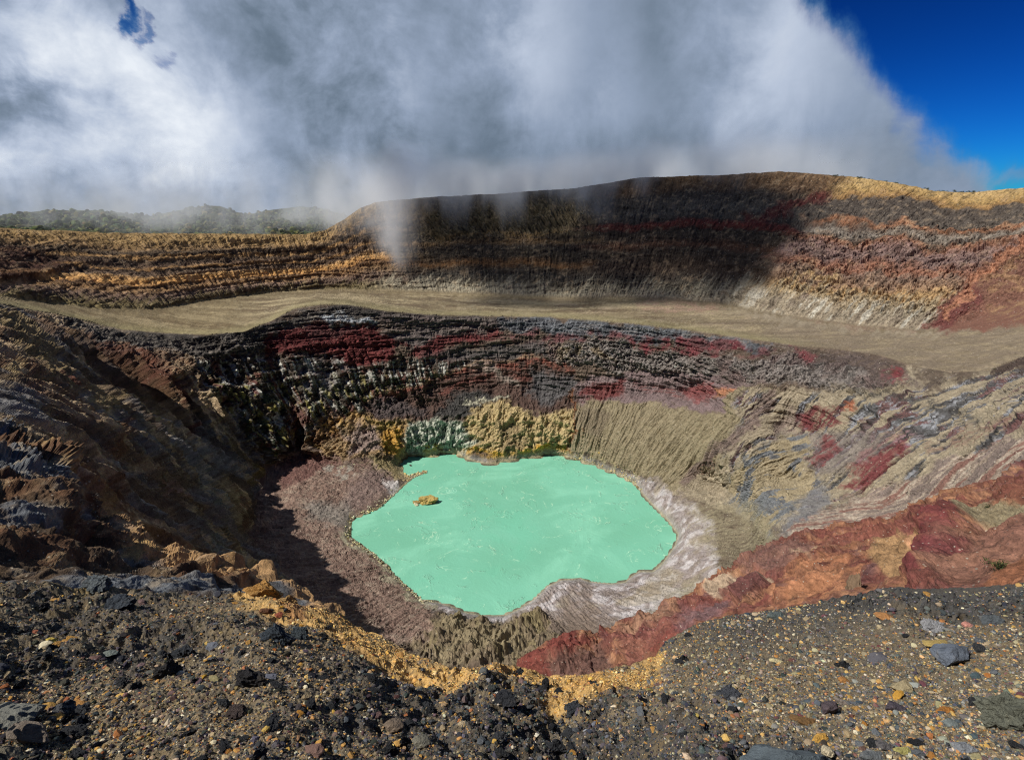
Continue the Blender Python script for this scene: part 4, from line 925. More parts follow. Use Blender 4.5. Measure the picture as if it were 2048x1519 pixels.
def fg_point(px, py, rel=True):
    px = np.atleast_1d(np.asarray(px, f32)); py = np.atleast_1d(np.asarray(py, f32))
    P = unproject(px, py, fg_w(px, py)); h, cl = fg_relief(P)
    P[..., 2] += h*ss(np.hypot(P[..., 0], P[..., 1]), .8, 2.5)
    return P, cl
def build_gravel():
    rs = np.random.RandomState(3)
    LEFTP = [((60,60,62),40),((84,76,66),14),((150,128,92),18),((176,132,64),9),((150,86,44),4),((190,178,150),5),((96,76,72),6)]
    RIGHTP = [((74,78,82),30),((104,102,96),16),((156,140,108),22),((184,146,84),11),((170,112,56),5),((196,184,156),4),((108,76,72),5),((126,122,112),8)]
    OCH = [((214,162,78),50),((222,184,118),26),((176,112,50),10),((90,80,66),10),((150,70,44),3)]
    def batch(name, n, umed, sig, sub, up):
        X = rs.uniform(-320, 2380, n); ysl = yline(FG_SIL, X); Y = ysl+2+(1640-ysl)*rs.rand(n)**1.15
        P, cl = fg_point(X, Y); dist = np.linalg.norm(P-[0, 0, CAM_Z], axis=-1)
        u = umed*np.exp(rs.randn(n)*sig); rad = u*dist/FPX*(4/dist)**.35
        rad = np.minimum(rad, .09)
        Xw = X+fbm2(P[:, 0]*1.2, P[:, 1]*1.2, 4, 421)*38; Yw = Y+fbm2(P[:, 0]*1.2, P[:, 1]*1.2, 4, 425)*26
        oc = zone(Xw, Yw, [(440,1190),(540,1170),(610,1200),(700,1245),(780,1290),(850,1330),(960,1350),(1100,1350),(1200,1345),(1320,1325),(1330,1345),(1230,1380),(1150,1420),(1110,1425),(1080,1380),(960,1375),(900,1400),(800,1360),(700,1310),(600,1260),(480,1215)], 12)
        cols = np.where((X+rs.randn(n)*160 < 1150)[:, None], palette(rs, n, LEFTP), palette(rs, n, RIGHTP))
        dk = (cl*.62 > rs.rand(n))[:, None]; cols = np.where(dk, palette(rs, n, [((56,58,62),60),((74,70,66),25),((92,92,96),10)]), cols)
        cols = np.where((oc*.93 > rs.rand(n))[:, None], palette(rs, n, OCH), cols)
        rad = np.where(oc > .4, rad*.7, rad)
        ob = scatter_mesh(name, P, rad, cols, bpy.data.materials['stone_grain'], rs, sub, .62, 14, up); ob['kind'] = 'stuff'
        ob['label'] = 'mixed dark, tan and ochre gravel covering the ground underfoot'
    batch('gravel', 125000, 1.35, .5, 1, .1)
    batch('coarse_gravel', 7000, 3.4, .42, 2, .08)
    n = 60000; an = np.radians(180+(rs.rand(n)**.6)*130*rs.choice([-1, 1], n)); r = .6+8.4*rs.rand(n)**.7
    P = side_ground(an, r); ob = scatter_mesh('side_gravel', P, .012*np.exp(rs.randn(n)*.5), palette(rs, n, RIGHTP), bpy.data.materials['stone_grain'], rs, 1, .62, 14, .1); ob['kind'] = 'stuff'
    ob['label'] = 'mixed gravel on the ridge path beside and behind the viewpoint'
def stone_material():
    m = rock_material('stone_grain', 40, .5, .28); return m
stone_material()
build_gravel()

def rock_obj_material(name, scale, clinker=False):
    m = bpy.data.materials.new(name); m.use_nodes = True; t = NT(m.node_tree); t.n.clear()
    oi = t.new('ShaderNodeObjectInfo'); pos = t.new('ShaderNodeTexCoord').outputs['Object']
    a = t.noise(pos, scale, 6, .68); b = t.noise(pos, scale*.35, 4, .6, 1.0); s_ = t.noise(t.vm('MULTIPLY', pos, (1, 1, 5)), scale*.6, 4, .6)
    f = t.m('ADD', t.m('MULTIPLY', a, 1.1), t.m('ADD', t.m('MULTIPLY', b, .7), t.m('MULTIPLY', s_, .5)))
    f = t.m('MAXIMUM', t.m('SUBTRACT', f, .2), .2)
    sc_ = t.new('ShaderNodeVectorMath', operation='SCALE'); t.put(sc_.inputs[0], oi.outputs['Color']); t.put(sc_.inputs['Scale'], f)
    c = t.mix(t.m('MULTIPLY', t.sstep(b, .55, .75), .35), sc_.outputs[0], (.30, .22, .12))
    bs = t.new('ShaderNodeBsdfPrincipled'); t.put(bs.inputs['Base Color'], c); bs.inputs['Roughness'].default_value = .82; bs.inputs['Specular IOR Level'].default_value = .25
    bp = t.new('ShaderNodeBump'); bp.inputs['Strength'].default_value = .9 if clinker else .55; bp.inputs['Distance'].default_value = .12
    t.put(bp.inputs['Height'], t.m('ADD', a, t.m('MULTIPLY', b, .6))); t.l.new(bp.outputs[0], bs.inputs['Normal'])
    o = t.new('ShaderNodeOutputMaterial'); t.l.new(bs.outputs[0], o.inputs[0]); return m
def rock_mesh(i, clinker):
    rs = np.random.RandomState(100+i+(50 if clinker else 0)); V, F = ico(4)
    V = stone_shape(V, rs, 5 if clinker else 14, .42 if clinker else .15, .8 if clinker else .62)
    if clinker:
        o = rs.rand(3)*9; V *= (1+.20*rid3((V[:, 0]+o[0], V[:, 1]+o[1], V[:, 2]+o[2]), 2.6, 4, 9, .6))[:, None]
    me = bpy.data.meshes.new('clinker' if clinker else 'rock'); me.from_pydata(V.tolist(), [], F.tolist()); me.materials.append(MAT_CL if clinker else MAT_RK)
    me.update(); return me
MAT_RK = rock_obj_material('rock_face', 3.0); MAT_CL = rock_obj_material('clinker_face', 4.0, True)
ROCKS = [rock_mesh(i, False) for i in range(12)]; CLINK = [rock_mesh(i, True) for i in range(7)]
def add_rock(P, rad, colr, label, cat='rock', group=None, clinker=False, shape=None, scale=(1, 1, 1), yaw=None, tilt=0.0, sink=.25, name=None):
    R = CLINK if clinker else ROCKS
    me = R[(shape if shape is not None else random.randrange(99)) % len(R)]
    o = bpy.data.objects.new(name or 'rock', me); COL.objects.link(o)
    o.location = (P[0], P[1], P[2]+rad*(.5-sink)*scale[2]); o.scale = tuple(rad*k for k in scale)
    o.rotation_euler = (tilt, random.uniform(-.2, .2), random.uniform(0, 6.28) if yaw is None else yaw)
    o.color = (*tone(colr, .9, 1.05).tolist(), 1); o['label'] = label; o['category'] = cat
    if group: o['group'] = group
    return o
NAMED = [  # u, v, width, colour, clinker, z-scale, label
 (1565,1512,178,(84,94,100),0,.8,'large smooth blue-grey slab half sunk at the bottom edge of the picture'),
 (1903,1292,78,(98,106,118),0,.9,'blue-grey angular rock with a cleft, on the gravel at right'),
 (1880,1272,50,(176,150,84),0,.7,'mustard yellow block tucked behind the blue-grey angular rock'),
 (2025,1402,104,(122,124,108),1,.9,'mossy dark green-grey boulder cut by the right edge'),
 (1866,1246,36,(188,188,190),1,.8,'pale grey crusty knob near the top of the right gravel slope'),
 (1935,1241,27,(208,134,116),0,.7,'salmon pink flat stone right of the pale crusty knob'),
 (1765,1233,44,(176,120,66),0,.6,'orange-brown slab near the crest of the right gravel'),
 (1984,1234,46,(82,88,92),0,.8,'dark slate rock right of the salmon pink stone'),
 (1657,1397,42,(86,74,78),0,1.0,'maroon-black upright rock in the middle of the right gravel'),
 (1815,1340,48,(164,148,112),0,.7,'tan wedge-shaped rock above the bright yellow stone'),
 (1803,1360,28,(206,150,50),0,.8,'bright yellow-orange stone below the tan wedge'),
 (1797,1381,42,(78,70,78),0,.7,'dark purple flat rock under the bright yellow stone'),
 (1913,1411,40,(116,124,122),0,.9,'round grey-green rock with rings on the lower right gravel'),
 (1898,1388,38,(172,108,40),0,.5,'rust orange splinter above the round grey-green rock'),
 (1655,1482,36,(206,190,156),0,.9,'cream block right above the large smooth slab'),
 (1644,1448,40,(204,152,62),0,.6,'golden yellow chunk above the cream block'),
 (1752,1484,40,(100,104,106),0,.8,'plain grey rock right of the large smooth slab'),
 (1558,1304,32,(200,186,138),0,.5,'pale cream flake on the upper middle of the right gravel'),
 (1549,1243,34,(92,102,100),0,.8,'dark green-grey wedge at the left end of the right crest'),
 (1516,1248,26,(208,182,130),0,.7,'cream stone left of the dark green-grey wedge'),
 (1692,1330,26,(176,120,60),0,.8,'orange stone with a grey disc beside it'),
 (1690,1382,30,(140,128,118),0,.9,'dull pinkish-grey stone left of the dark purple rock'),
 (1612,1418,46,(120,88,50),0,.7,'brown rock left of the golden yellow chunk'),
 (1775,1462,36,(96,92,92),0,.7,'dark grey block at lower right with a flat top'),
 (1940,1456,52,(130,134,140),0,.5,'long light grey splinter at lower right'),
 (1812,1471,28,(168,160,92),0,.8,'olive yellow stone near the bottom right'),
 (1455,1378,40,(92,96,104),1,.9,'slate clinker left of the middle of the right gravel'),
 (30,1418,108,(112,112,104),0,.8,'biggest grey boulder at the left edge of the foreground'),
 (62,1466,86,(116,104,92),0,.7,'brown-grey boulder just below the biggest left boulder'),
 (12,1500,60,(104,98,84),0,.8,'dull brown rock in the lower left corner'),
 (110,1427,28,(190,142,66),0,.8,'ochre block on the shaded side of the left boulders'),
 (124,1408,38,(104,106,110),1,1.0,'rough grey clinker standing behind the left boulders'),
 (90,1398,40,(186,140,64),0,.5,'yellow-brown flake wedged above the biggest left boulder'),
 (155,1394,34,(182,126,60),0,.6,'curled rust flake right of the left boulders'),
 (630,1508,54,(122,94,84),0,.8,'reddish brown rock at the bottom edge, left of centre'),
 (240,1216,46,(72,80,90),1,1.0,'dark blue-grey clinker just below the left crest'),
 (76,1236,24,(58,56,58),1,1.2,'small black clinker with a rusty foot on the far left'),
 (66,1250,20,(150,80,52),0,.7,'rust red stone at the foot of the small black clinker'),
 (101,1267,22,(206,176,70),0,.8,'lemon yellow stone alone on the left gravel'),
 (198,1180,46,(104,112,116),1,1.1,'grey crusty rock standing on the left crest against the shade'),
 (150,1289,30,(184,132,52),0,.4,'thin golden splinter below the lemon yellow stone'),
 (216,1298,34,(112,120,114),0,.5,'flat green-grey stone on the left gravel'),
 (365,1300,44,(60,64,70),1,1.2,'tall black clinker casting a long shadow, left foreground'),
 (425,1293,38,(104,108,118),0,.7,'blue-grey lump right of the tall black clinker'),
 (560,1290,50,(72,82,92),1,1.2,'blue-black clinker below the orange outcrop'),
 (600,1278,36,(74,84,90),1,1.1,'smaller blue-black clinker up against the ochre band'),
 (340,1345,40,(66,64,64),1,1.1,'black clinker in the middle of the left gravel'),
 (500,1382,54,(58,56,58),1,1.1,'wide black clinker above the bottom centre-left'),
 (545,1370,32,(98,100,112),0,.8,'bluish stone right of the wide black clinker'),
 (475,1432,34,(92,78,74),1,.9,'purple-brown clinker near the bottom left of centre'),
 (535,1185,58,(204,148,72),1,.9,'rough orange outcrop block on the crest by the spur'),
 (577,1197,32,(200,160,100),1,.9,'pale tan knob at the right end of the orange outcrop'),
 (552,1205,20,(150,66,48),0,.9,'brick red stone set in front of the orange outcrop'),
 (558,1228,24,(160,72,44),0,.8,'lower brick red stone under the orange outcrop'),
 (530,1222,28,(110,72,48),0,.9,'brown stone in the hollow under the orange outcrop'),
 (790,1462,46,(120,104,88),0,.9,'brown block beside black clinkers at bottom centre-left'),
 (845,1505,44,(118,114,100),0,.9,'grey-tan cube at the bottom edge, centre-left'),
 (888,1430,24,(204,164,108),0,.9,'small peach block right of the shaded hollow'),
 (932,1428,28,(160,160,150),0,.8,'light grey stone right of the small peach block'),
 (995,1411,15,(222,214,196),0,.8,'small white stone near the centre'),
 (1178,1442,22,(150,152,160),0,.9,'silver-grey stone among black clinkers, bottom centre'),
 (800,1308,24,(190,138,70),0,.8,'round ochre stone on the yellow band left of centre'),
 (982,1402,30,(84,90,88),1,.9,'dark clinker just left of the small white stone'),
 (1010,1425,46,(60,62,68),1,1.0,'broad blue-black clinker below the small white stone'),
 (1145,1412,34,(78,82,88),1,1.0,'grey-black clinker at the lower end of the yellow tongue'),
 (1110,1490,40,(66,68,72),1,.9,'black clinker at the bottom edge, centre'),
]
def build_rocks():
    for (u, v, w, c, cl, zs, lab) in NAMED:
        P, _ = fg_point(u, v+w*.12); P = P[0]; d = np.linalg.norm(P-np.array([0, 0, CAM_Z])); rad = w*.5*d/FPX*.92
        add_rock(P, rad, c, lab, 'rock', None, bool(cl), None, (1, .8, zs*(.9 if cl else 1.1)), yaw=random.uniform(-.5, .5))
    rs = np.random.RandomState(8)
    kinds = [('black clinker lying loose on the gravel', (58,60,64), 1, 'loose black clinkers on the gravel'),
             ('plain slate-grey stone lying loose on the gravel', (96,100,104), 0, 'loose slate-grey stones on the gravel'),
             ('tan stone lying loose on the gravel', (158,138,104), 0, 'loose tan stones on the gravel'),
             ('ochre stone lying loose on the gravel', (184,136,66), 0, 'loose ochre stones on the gravel'),
             ('purplish brown stone lying loose on the gravel', (110,84,80), 0, 'loose purplish stones on the gravel')]
    n = 0
    while n < 215:
        X = rs.uniform(-60, 2100); ys = float(yline(FG_SIL, X)); Y = ys+3+(1530-ys)*rs.rand()
        left = X < 1200
        k = rs.choice(5, p=[.62, .12, .1, .1, .06] if left else [.2, .36, .2, .14, .1])
        if any(abs(X-q[0]) < q[2]*.6 and abs(Y-q[1]) < q[2]*.5 for q in NAMED): continue
        lab, c, cl, gr = kinds[k]
        side = 'left' if X < 700 else 'middle' if X < 1400 else 'right'; row = 'close below the crest of' if Y < ys+90 else 'on the lower part of'
        q = min(NAMED, key=lambda q: (q[0]-X)**2+(1.6*(q[1]-Y))**2); short = re.split(r' (?:half|with|tucked|cut|near|right|left|in|above|below|under|on|at|just|behind|wedged|standing|casting|up|set|beside|among|alone|against)\b|,', q[6])[0]
        dx, dy = X-q[0], (Y-q[1])*1.6
        rel = ('right of' if dx > 0 else 'left of') if abs(dx) > abs(dy) else ('below' if dy > 0 else 'above'); far_ = 'close ' if np.hypot(dx, dy) < 60 else ''
        lab = ('small ' if rs.rand() < 0 else '')+lab.replace(' lying loose on the gravel', '')+', '+far_+rel+' the '+short+' on the '+side+' gravel'
        P, _ = fg_point(X, Y); P = P[0]; d = np.linalg.norm(P-np.array([0, 0, CAM_Z]))
        u = rs.uniform(4.5, 10)*(1.15 if cl else 1)*(1+.3*(Y > 1400))
        add_rock(P, u*d/FPX, np.array(c)+rs.randn()*10, lab, 'stone', gr, bool(cl), rs.randint(99), (1, rs.uniform(.6, 1), rs.uniform(.6, 1.1)), sink=.3, name='stone'); n += 1
build_rocks()

# ------------------------------------------------------------------ shore rubble, islet and boulders further off
def crater_point(u, v): return unproject(np.asarray(u, float), np.asarray(v, float), wsamp(np.asarray(u, float), np.asarray(v, float)))
def build_rubble():
    rs = np.random.RandomState(21)
    def along(pts, n, width):
        p = np.array(pts, float); seg = np.linalg.norm(np.diff(p, axis=0), axis=1); cum = np.r_[0, np.cumsum(seg)]
        t = rs.rand(n)*cum[-1]; x = np.interp(t, cum, p[:, 0]); y = np.interp(t, cum, p[:, 1])
        return x+rs.randn(n)*width, y+rs.randn(n)*width*.8
    xs, ys, rr, cc = [], [], [], []
    pale = [((188,182,150),40),((206,196,140),20),((150,144,124),25),((120,104,86),15)]; yel = [((200,176,116),40),((214,200,150),30),((160,140,104),30)]; brown = [((128,98,84),50),((150,120,100),25),((90,72,64),25)]
    for pts, n, wd, pal, ru in [([(690,1068),(740,1112),(780,1150),(815,1190),(850,1206)], 1300, 9, pale, 1.3), ([(700,1100),(760,1160),(830,1215)], 700, 16, pale, 1.0),
                            ([(700,1058),(695,1040),(730,1020),(760,1005),(790,985)], 220, 7, pale, 1.5), ([(800,962),(830,948),(862,938)], 170, 4, yel, 1.3), ([(650,945),(700,925),(730,935)], 160, 10, pale, 1.2),
                            ([(1130,905),(1180,915),(1240,940),(1290,975)], 500, 9, yel, 1.1), ([(560,1050),(640,1120),(720,1200),(800,1260)], 3200, 42, brown, .85), ([(580,960),(660,1000),(720,960)], 700, 26, brown, .8), ([(1380,965),(1450,905),(1520,830)], 350, 8, brown, 1.0),
                            ([(1320,730),(1450,745),(1600,745),(1720,765)], 260, 10, [((150,140,132),50),((110,100,94),50)], 1.5)]:
        x, y = along(pts, n, wd); ok = (sdf(x.astype(f32), y.astype(f32), LAKE) > 1.5); x, y = x[ok], y[ok]; xs.append(x); ys.append(y); rr.append(ru*np.exp(rs.randn(len(x))*.4)); cc.append(palette(rs, len(x), pal))
    x, y = np.concatenate(xs), np.concatenate(ys); P = crater_point(x, y); d = np.linalg.norm(P-[0, 0, CAM_Z], axis=-1)
    ob = scatter_mesh('rubble', P, np.concatenate(rr)*d/FPX, np.concatenate(cc), bpy.data.materials['crater_rock'], rs, 1, .8, 14, .55); ob['kind'] = 'stuff'
    ob['label'] = 'pale and brown rubble strewn round the lake shore'
build_rubble()
def far_rock(u, v, w, c, lab, cat='boulder', surf=None, zs=.9, cl=True, sink=.2, **k):
    P = crater_point(u, v) if surf is None else surf; d = np.linalg.norm(P-np.array([0, 0, CAM_Z]))
    return add_rock(P, w*.5*d/FPX, c, lab, cat, None, cl, None, (1, .8, zs), sink=sink, **k)
def lake_pt(u, v): return unproject(float(u), float(v), wz(u, v, 0.0))
far_rock(856, 1001, 34, (176,152,84), 'yellow-crusted rocky islet rising from the green lake', 'islet', lake_pt(857, 1002), .75, name='islet', yaw=.1)
far_rock(833, 1005, 22, (158,134,80), 'low flat reef just left of the yellow islet', 'islet', lake_pt(834, 1005), .3, name='islet', yaw=0)
far_rock(832, 1010, 9, (206,196,160), 'small pale stone awash in front of the reef', 'stone', lake_pt(832, 1010), .9, name='stone')
far_rock(820, 931, 5, (70,56,48), 'tiny dark stone in the water of the upper left cove', 'stone', lake_pt(821, 931), .9, name='stone')
def red_point(u, v):
    cr = np.array(RED_CREST); lo = np.array(RED_LOW)
    yT = np.interp(u, cr[:, 0], cr[:, 1]); yB = np.interp(u, lo[:, 0], lo[:, 1]); wT = wr(u, yT, np.interp(u, cr[:, 0], cr[:, 2])); wB = wr(u, yB, np.interp(u, lo[:, 0], lo[:, 2]))
    return unproject(float(u), float(v), float(wT+(v-yT)/(yB-yT)*(wB-wT)))
far_rock(1706, 1186, 42, (118,96,74), 'square brown boulder on the red slope just above the gravel crest', surf=red_point(1706, 1186), zs=1.3)
far_rock(1818, 988, 11, (84,76,70), 'small dark boulder alone on the pink streaked slope', surf=None, zs=1.0)
far_rock(1921, 986, 20, (104,66,58), 'dark maroon boulder perched where the red slope meets the pink', surf=red_point(1921, 1000), zs=1.0)
far_rock(1752, 1140, 20, (196,156,90), 'yellow-brown boulder over a dark hollow on the orange flat', surf=red_point(1752, 1142), zs=1.1)
far_rock(1550, 1092, 30, (120,92,88), 'purple-brown knob on the crest of the red slope', surf=red_point(1560, 1104), zs=.9)

# ------------------------------------------------------------------ shrubs
def leaf_material():
    m = bpy.data.materials.new('leaves'); m.use_nodes = True; t = NT(m.node_tree); t.n.clear()
    at = t.new('ShaderNodeAttribute', attribute_name='rock_colour').outputs['Color']
    bs = t.new('ShaderNodeBsdfPrincipled'); t.put(bs.inputs['Base Color'], at); bs.inputs['Roughness'].default_value = .7; bs.inputs['Specular IOR Level'].default_value = .2
    o = t.new('ShaderNodeOutputMaterial'); t.l.new(bs.outputs[0], o.inputs[0]); return m
MAT_LEAF = leaf_material()
def shrub_mesh(seed, n=700, green=((62,74,34),(96,104,50),(40,50,26))):
    rs = np.random.RandomState(seed); cl = rs.randn(9, 3)*[.42, .42, .25]+[0, 0, .55]; k = rs.randint(0, 9, n)
    p = cl[k]+rs.randn(n, 3)*.17; p[:, 2] = np.abs(p[:, 2])
    a = rs.randn(n, 3); a /= np.linalg.norm(a, axis=1, keepdims=True); b = np.cross(a, rs.randn(n, 3)); b /= np.linalg.norm(b, axis=1, keepdims=True)
    L_ = rs.uniform(.05, .11, (n, 1)); q = np.stack([p-a*L_, p+b*L_*.45, p+a*L_, p-b*L_*.45], 1).reshape(-1, 3)
    F = np.arange(4*n).reshape(-1, 4)
    # stems
    vs, fs = [q], [F.tolist()]; base = 4*n
    for c in cl:
        o = np.array([0, 0, -.1]); mid = c*.5+rs.randn(3)*.05
        for s0, s1, r0, r1 in ((o, mid, .03, .02), (mid, c, .02, .008)):
            ring = [[math.cos(t_), math.sin(t_), 0] for t_ in (0, 2.09, 4.19)]
            vs.append(np.array([s0+np.array(r)*r0 for r in ring]+[s1+np.array(r)*r1 for r in ring]))
            fs.append([[base+i, base+(i+1) % 3, base+3+(i+1) % 3, base+3+i] for i in range(3)]); base += 6
    V = np.concatenate(vs); Fa = sum(fs, [])
    me = bpy.data.meshes.new('shrub'); me.from_pydata(V.tolist(), [], Fa); ca = me.color_attributes.new('rock_colour', 'FLOAT_COLOR', 'POINT')
    c4 = np.ones((len(V), 4), f32); c4[:, :3] = tone((86, 70, 50)); c4[:4*n, :3] = np.repeat(tone(np.array(green, float)[rs.randint(0, len(green), n)]), 4, 0)
    ca.data.foreach_set('color', c4.ravel()); me.materials.append(MAT_LEAF); return me
SH = [shrub_mesh(i) for i in range(4)]
def shrub(P, size, lab, group=None, k=0):
    o = bpy.data.objects.new('shrub', SH[k % 4]); COL.objects.link(o); o.location = tuple(P); o.scale = (size, size, size*.8); o.rotation_euler = (0, 0, random.uniform(0, 6.28))
    o['label'] = lab; o['category'] = 'shrub'
    if group: o['group'] = group
P = red_point(2005, 1140); shrub(P+np.array([0, 0, 0]), 1.5, 'dark green shrub growing alone low on the red slope', None, 0)
P = red_point(1983, 1020); shrub(P+np.array([0, 0, 0]), 1.7, 'yellow-green shrub on the pebbly patch high on the red slope', None, 1)
P = crater_point(1985, 742); shrub(P, 2.2, 'small dark shrub by the brown cut in the right bank', None, 2)
def rim_point(u, back=6.0, up=0):
    v = float(yline(RIM_OUT, u)); P = crater_point(u, v); o = np.array([P[0], P[1], 0]); o /= np.linalg.norm(o)
    return P+o*back+np.array([0, 0, -back*.4+up])
rs_ = np.random.RandomState(77)
for i in range(64):
    sp = i % 4; u = rs_.uniform(*[(1730, 1790), (1850, 1905), (1905, 1965), (1640, 1725)][sp])
    where = ['at the end of the cloud on the far rim', 'on the hump right of the dip in the far rim', 'running down to the low notch of the far rim', 'under the cloud where the ochre rim begins'][sp]
    shrub(rim_point(u, rs_.uniform(0, 9), rs_.uniform(-1, 1)), rs_.uniform(2.6, 5.0), 'green shrub '+where, 'green shrubs '+where, i)
for i in range(70):
    u = rs_.uniform(730, 1640)
    shrub(rim_point(u, rs_.uniform(0, 8), -1.5), rs_.uniform(1.5, 3.2), 'low dark shrub on the highest, central part of the far rim', 'low shrubs on the central far rim', i)

# ------------------------------------------------------------------ green hills beyond the low left rim
def build_hills():
    crest = [(-400,425,1300),(0,431,1350),(60,424,1350),(100,420,1340),(180,421,1330),(240,425,1380),(300,432,1420),(360,420,1450),(410,411,1460),(440,412,1460),(490,430,1480),(540,420,1500),(600,413,1500),(640,416,1500),(690,430,1520),(760,440,1540),(1000,450,1560)]
    low = [(-400,500,980),(0,500,980),(1000,500,1020)]
    X, Y, t, P0 = sheet_base(crest, low, 3.0, 60, -380, 980, 1.04)
    x, y, z = (P0[..., i].astype(f32) for i in range(3))
    P = P0.copy(); P[..., 2] += fbm3((x, y, z), 1/60., 4, 501)*10*ss(t, 0, .2)
    A = Paint(X, Y, (62, 70, 40)); A.lay(ss(fbm3((x, y, z), 1/40., 3, 503), 0, .3), (86, 84, 50))
    PH = P; P, C = flank(P, A.C, 160, 500)
    ob = grid_mesh('hills', P, C, rock_material('hill_ground', .3, .4, .3), smooth=True); ob['kind'] = 'structure'
    rs = np.random.RandomState(31); n = 5200
    i = rs.randint(2, 60, n); j = rs.randint(0, X.shape[1], n); Q = PH[i, j]+rs.randn(n, 3)*[3, 3, 1]
    cols = palette(rs, n, [((58,70,34),40),((84,90,44),30),((40,50,28),30),((112,100,52),10)])
    ob = scatter_mesh('forest', Q, rs.uniform(3, 7.5, n), cols, bpy.data.materials['hill_ground'], rs, 2, .9, 10, .2); ob['kind'] = 'stuff'
    ob['label'] = 'dark green scrub forest covering the hills beyond the left rim'
build_hills()
# ------------------------------------------------------------------ drifting cloud and steam: real volume over the far rim
def vapour_object(name, label, density, mn, mx, vox, step):
    me = bpy.data.meshes.new(name); me.from_pydata([(0, 0, 0)], [], [])
    ob = bpy.data.objects.new(name, me); COL.objects.link(ob); ob['kind'] = 'stuff'; ob['label'] = label
    m = bpy.data.materials.new(name); m.use_nodes = True; t = NT(m.node_tree); t.n.clear()
    pv = t.new('ShaderNodeVolumePrincipled'); pv.inputs['Color'].default_value = (.965, .98, 1.0, 1)
    pv.inputs['Density'].default_value = 1.0; pv.inputs['Anisotropy'].default_value = .1
    o = t.new('ShaderNodeOutputMaterial'); t.l.new(pv.outputs[0], o.inputs['Volume'])
    m.cycles.volume_step_rate = step
    ng = bpy.data.node_groups.new(name, 'GeometryNodeTree')
    ng.interface.new_socket('Geometry', in_out='INPUT', socket_type='NodeSocketGeometry')
    ng.interface.new_socket('Geometry', in_out='OUTPUT', socket_type='NodeSocketGeometry')
    t = NT(ng); p = t.new('GeometryNodeInputPosition').outputs[0]
    rho = density(t, p)
    vc = t.new('GeometryNodeVolumeCube'); t.put(vc.inputs['Density'], rho)
    vc.inputs['Min'].default_value = mn; vc.inputs['Max'].default_value = mx
    for k, a in enumerate('XYZ'): vc.inputs['Resolution '+a].default_value = int((mx[k]-mn[k])/vox)
    sm = t.new('GeometryNodeSetMaterial'); sm.inputs['Material'].default_value = m
    t.l.new(vc.outputs[0], sm.inputs[0])
    go = t.new('NodeGroupOutput'); t.l.new(sm.outputs[0], go.inputs[0]); t.new('NodeGroupInput')
    md = ob.modifiers.new(name, 'NODES'); md.node_group = ng; me.materials.append(m)
def build_high_cloud():
    def dens(t, p):
        x, y, z = t.sep(p); n = t.noise(p, 1/110., 4, .55)
        k = t.m('MULTIPLY', t.m('SUBTRACT', n, .5), 150.0); k2 = t.m('MULTIPLY', t.m('SUBTRACT', t.noise(p, 1/190., 2, .5), .5), 130.0)
        xx = t.m('ADD', x, k); yy = t.m('ADD', y, k2)
        b = t.m('MULTIPLY', t.sstep(xx, -470, -390), t.sstep(xx, 110, 10)); b = t.m('MULTIPLY', b, t.m('MULTIPLY', t.sstep(yy, 525, 600), t.sstep(yy, 960, 900)))
        b = t.m('MULTIPLY', b, t.m('MULTIPLY', t.sstep(z, 575, 600), t.sstep(z, 670, 640)))
        return t.m('MULTIPLY', b, t.m('MULTIPLY', t.sstep(n, .36, .52), .03))
    vapour_object('high_cloud', 'cloud passing above the crater and shading the far wall', dens, (-720, 440, 560), (210, 1050, 690), 13.0, 2.0)
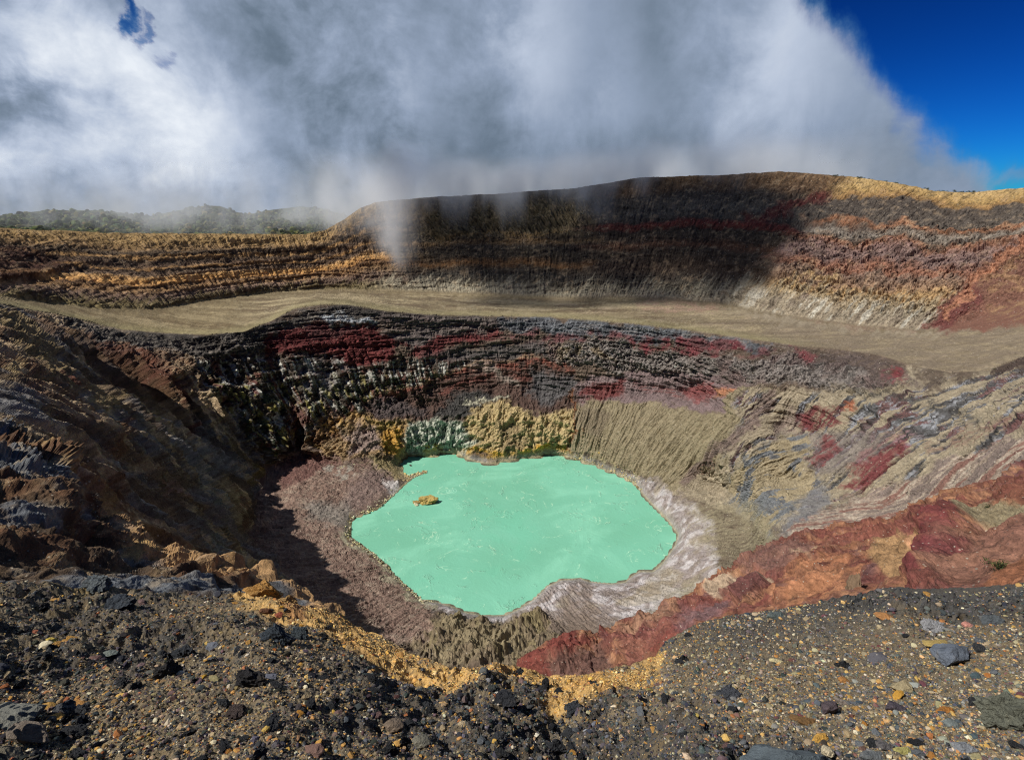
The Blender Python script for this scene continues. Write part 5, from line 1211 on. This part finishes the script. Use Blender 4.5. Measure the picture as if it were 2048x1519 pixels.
def build_mist():
    def dens(t, p):
        x, y, z = t.sep(p)
        N = lambda v, sc_, d, r, dist=0.0: t.noise(v, sc_, d, r, dist)
        n_big = N(p, 1/260., 3, .5); n_mid = N(t.vm('MULTIPLY', p, (1, 1, .55)), 1/75., 5, .6, .4)
        n_fin = N(t.vm('MULTIPLY', t.vm('ADD', p, (900, 0, 0)), (1, 1, .6)), 1/26., 4, .6, .3)
        nn = t.m('ADD', t.m('MULTIPLY', n_mid, .65), t.m('MULTIPLY', n_fin, .35))
        wx = t.m('ADD', x, t.m('MULTIPLY', t.m('SUBTRACT', n_mid, .5), 70.0))
        A, S, M = (lambda a, b: t.m('ADD', a, b)), (lambda a, b: t.m('SUBTRACT', a, b)), (lambda a, b: t.m('MULTIPLY', a, b))
        # rim height along x: low on the left, high on the right
        rim = t.sstep(x, -300, -120, 208, 262); rim = A(rim, t.sstep(x, 0, 350, 0, 26))
        h = S(z, rim)
        # bank lying on the rim, with fingers hanging over it
        fing = N(t.comb(M(x, 1/42.), M(y, 1/160.), 0.0), 1.0, 3, .6)
        low = A(-30.0, M(S(fing, .50), 260.0))
        fadeR = t.sstep(A(x, M(z, .55)), 800, 600)
        bank = M(M(t.sstep(S(h, low), -6, 50), t.sstep(A(h, M(S(n_big, .5), 130.0)), 75, -10)), t.sstep(y, 815, 870))
        bank = M(M(bank, t.sstep(nn, .42, .58)), fadeR)
        rho = M(bank, t.sstep(x, -330, -200, .003, .015))
        # over the low left rim the vapour lies beyond the crest, thick, with gaps
        left = M(M(t.sstep(x, -180, -320), t.sstep(y, 900, 960)), M(M(t.sstep(h, -25, 20), t.sstep(A(h, M(S(n_big, .5), 160.0)), 130, 0)), t.sstep(nn, .49, .60)))
        rho = A(rho, M(left, .0065))
        # steam column rising from the wall
        def column(xc, yc, z0, z1, w0, w1, dens, lean=0.0, tilt=.35):
            k = t.m('MAXIMUM', S(z, z0), 0.0)
            cxn = A(xc, M(k, lean)); ww = A(w0, M(k, (w1-w0)/(z1-z0)))
            qx = t.m('DIVIDE', S(wx, cxn), ww); qy = t.m('DIVIDE', S(y, A(yc, M(k, tilt))), A(ww, 6.0))
            q = A(M(qx, qx), M(qy, qy))
            c = t.m('EXPONENT', M(q, -1.0))
            c = M(c, M(t.sstep(z, z0, z0+25), t.sstep(z, z1, z1-90)))
            return M(M(c, t.sstep(nn, .40, .62)), dens)
        for a in [(-150, 790, 152, 350, 11, 40, .026, -.12), (-175, 805, 170, 340, 12, 36, .022, .10), (-215, 850, 196, 330, 16, 50, .022, .12), (-255, 870, 205, 330, 16, 52, .020, -.1), (118, 872, 212, 320, 8, 34, .016, -.3), (190, 880, 230, 320, 10, 28, .012, .1),
                  (-8, 885, 236, 320, 8, 30, .014, -.1), (395, 790, 255, 330, 14, 44, .010, -.3), (290, 840, 262, 330, 14, 40, .010, 0.0), (-60, 885, 225, 320, 10, 30, .010, .1)]:
            rho = A(rho, column(*a))
        return rho
    vapour_object('mist', 'white cloud and steam drifting over the far crater rim', dens, (-950, 760, 140), (850, 1250, 470), 6.5, 1.5)
if not NO_MIST:
    build_mist(); build_high_cloud()
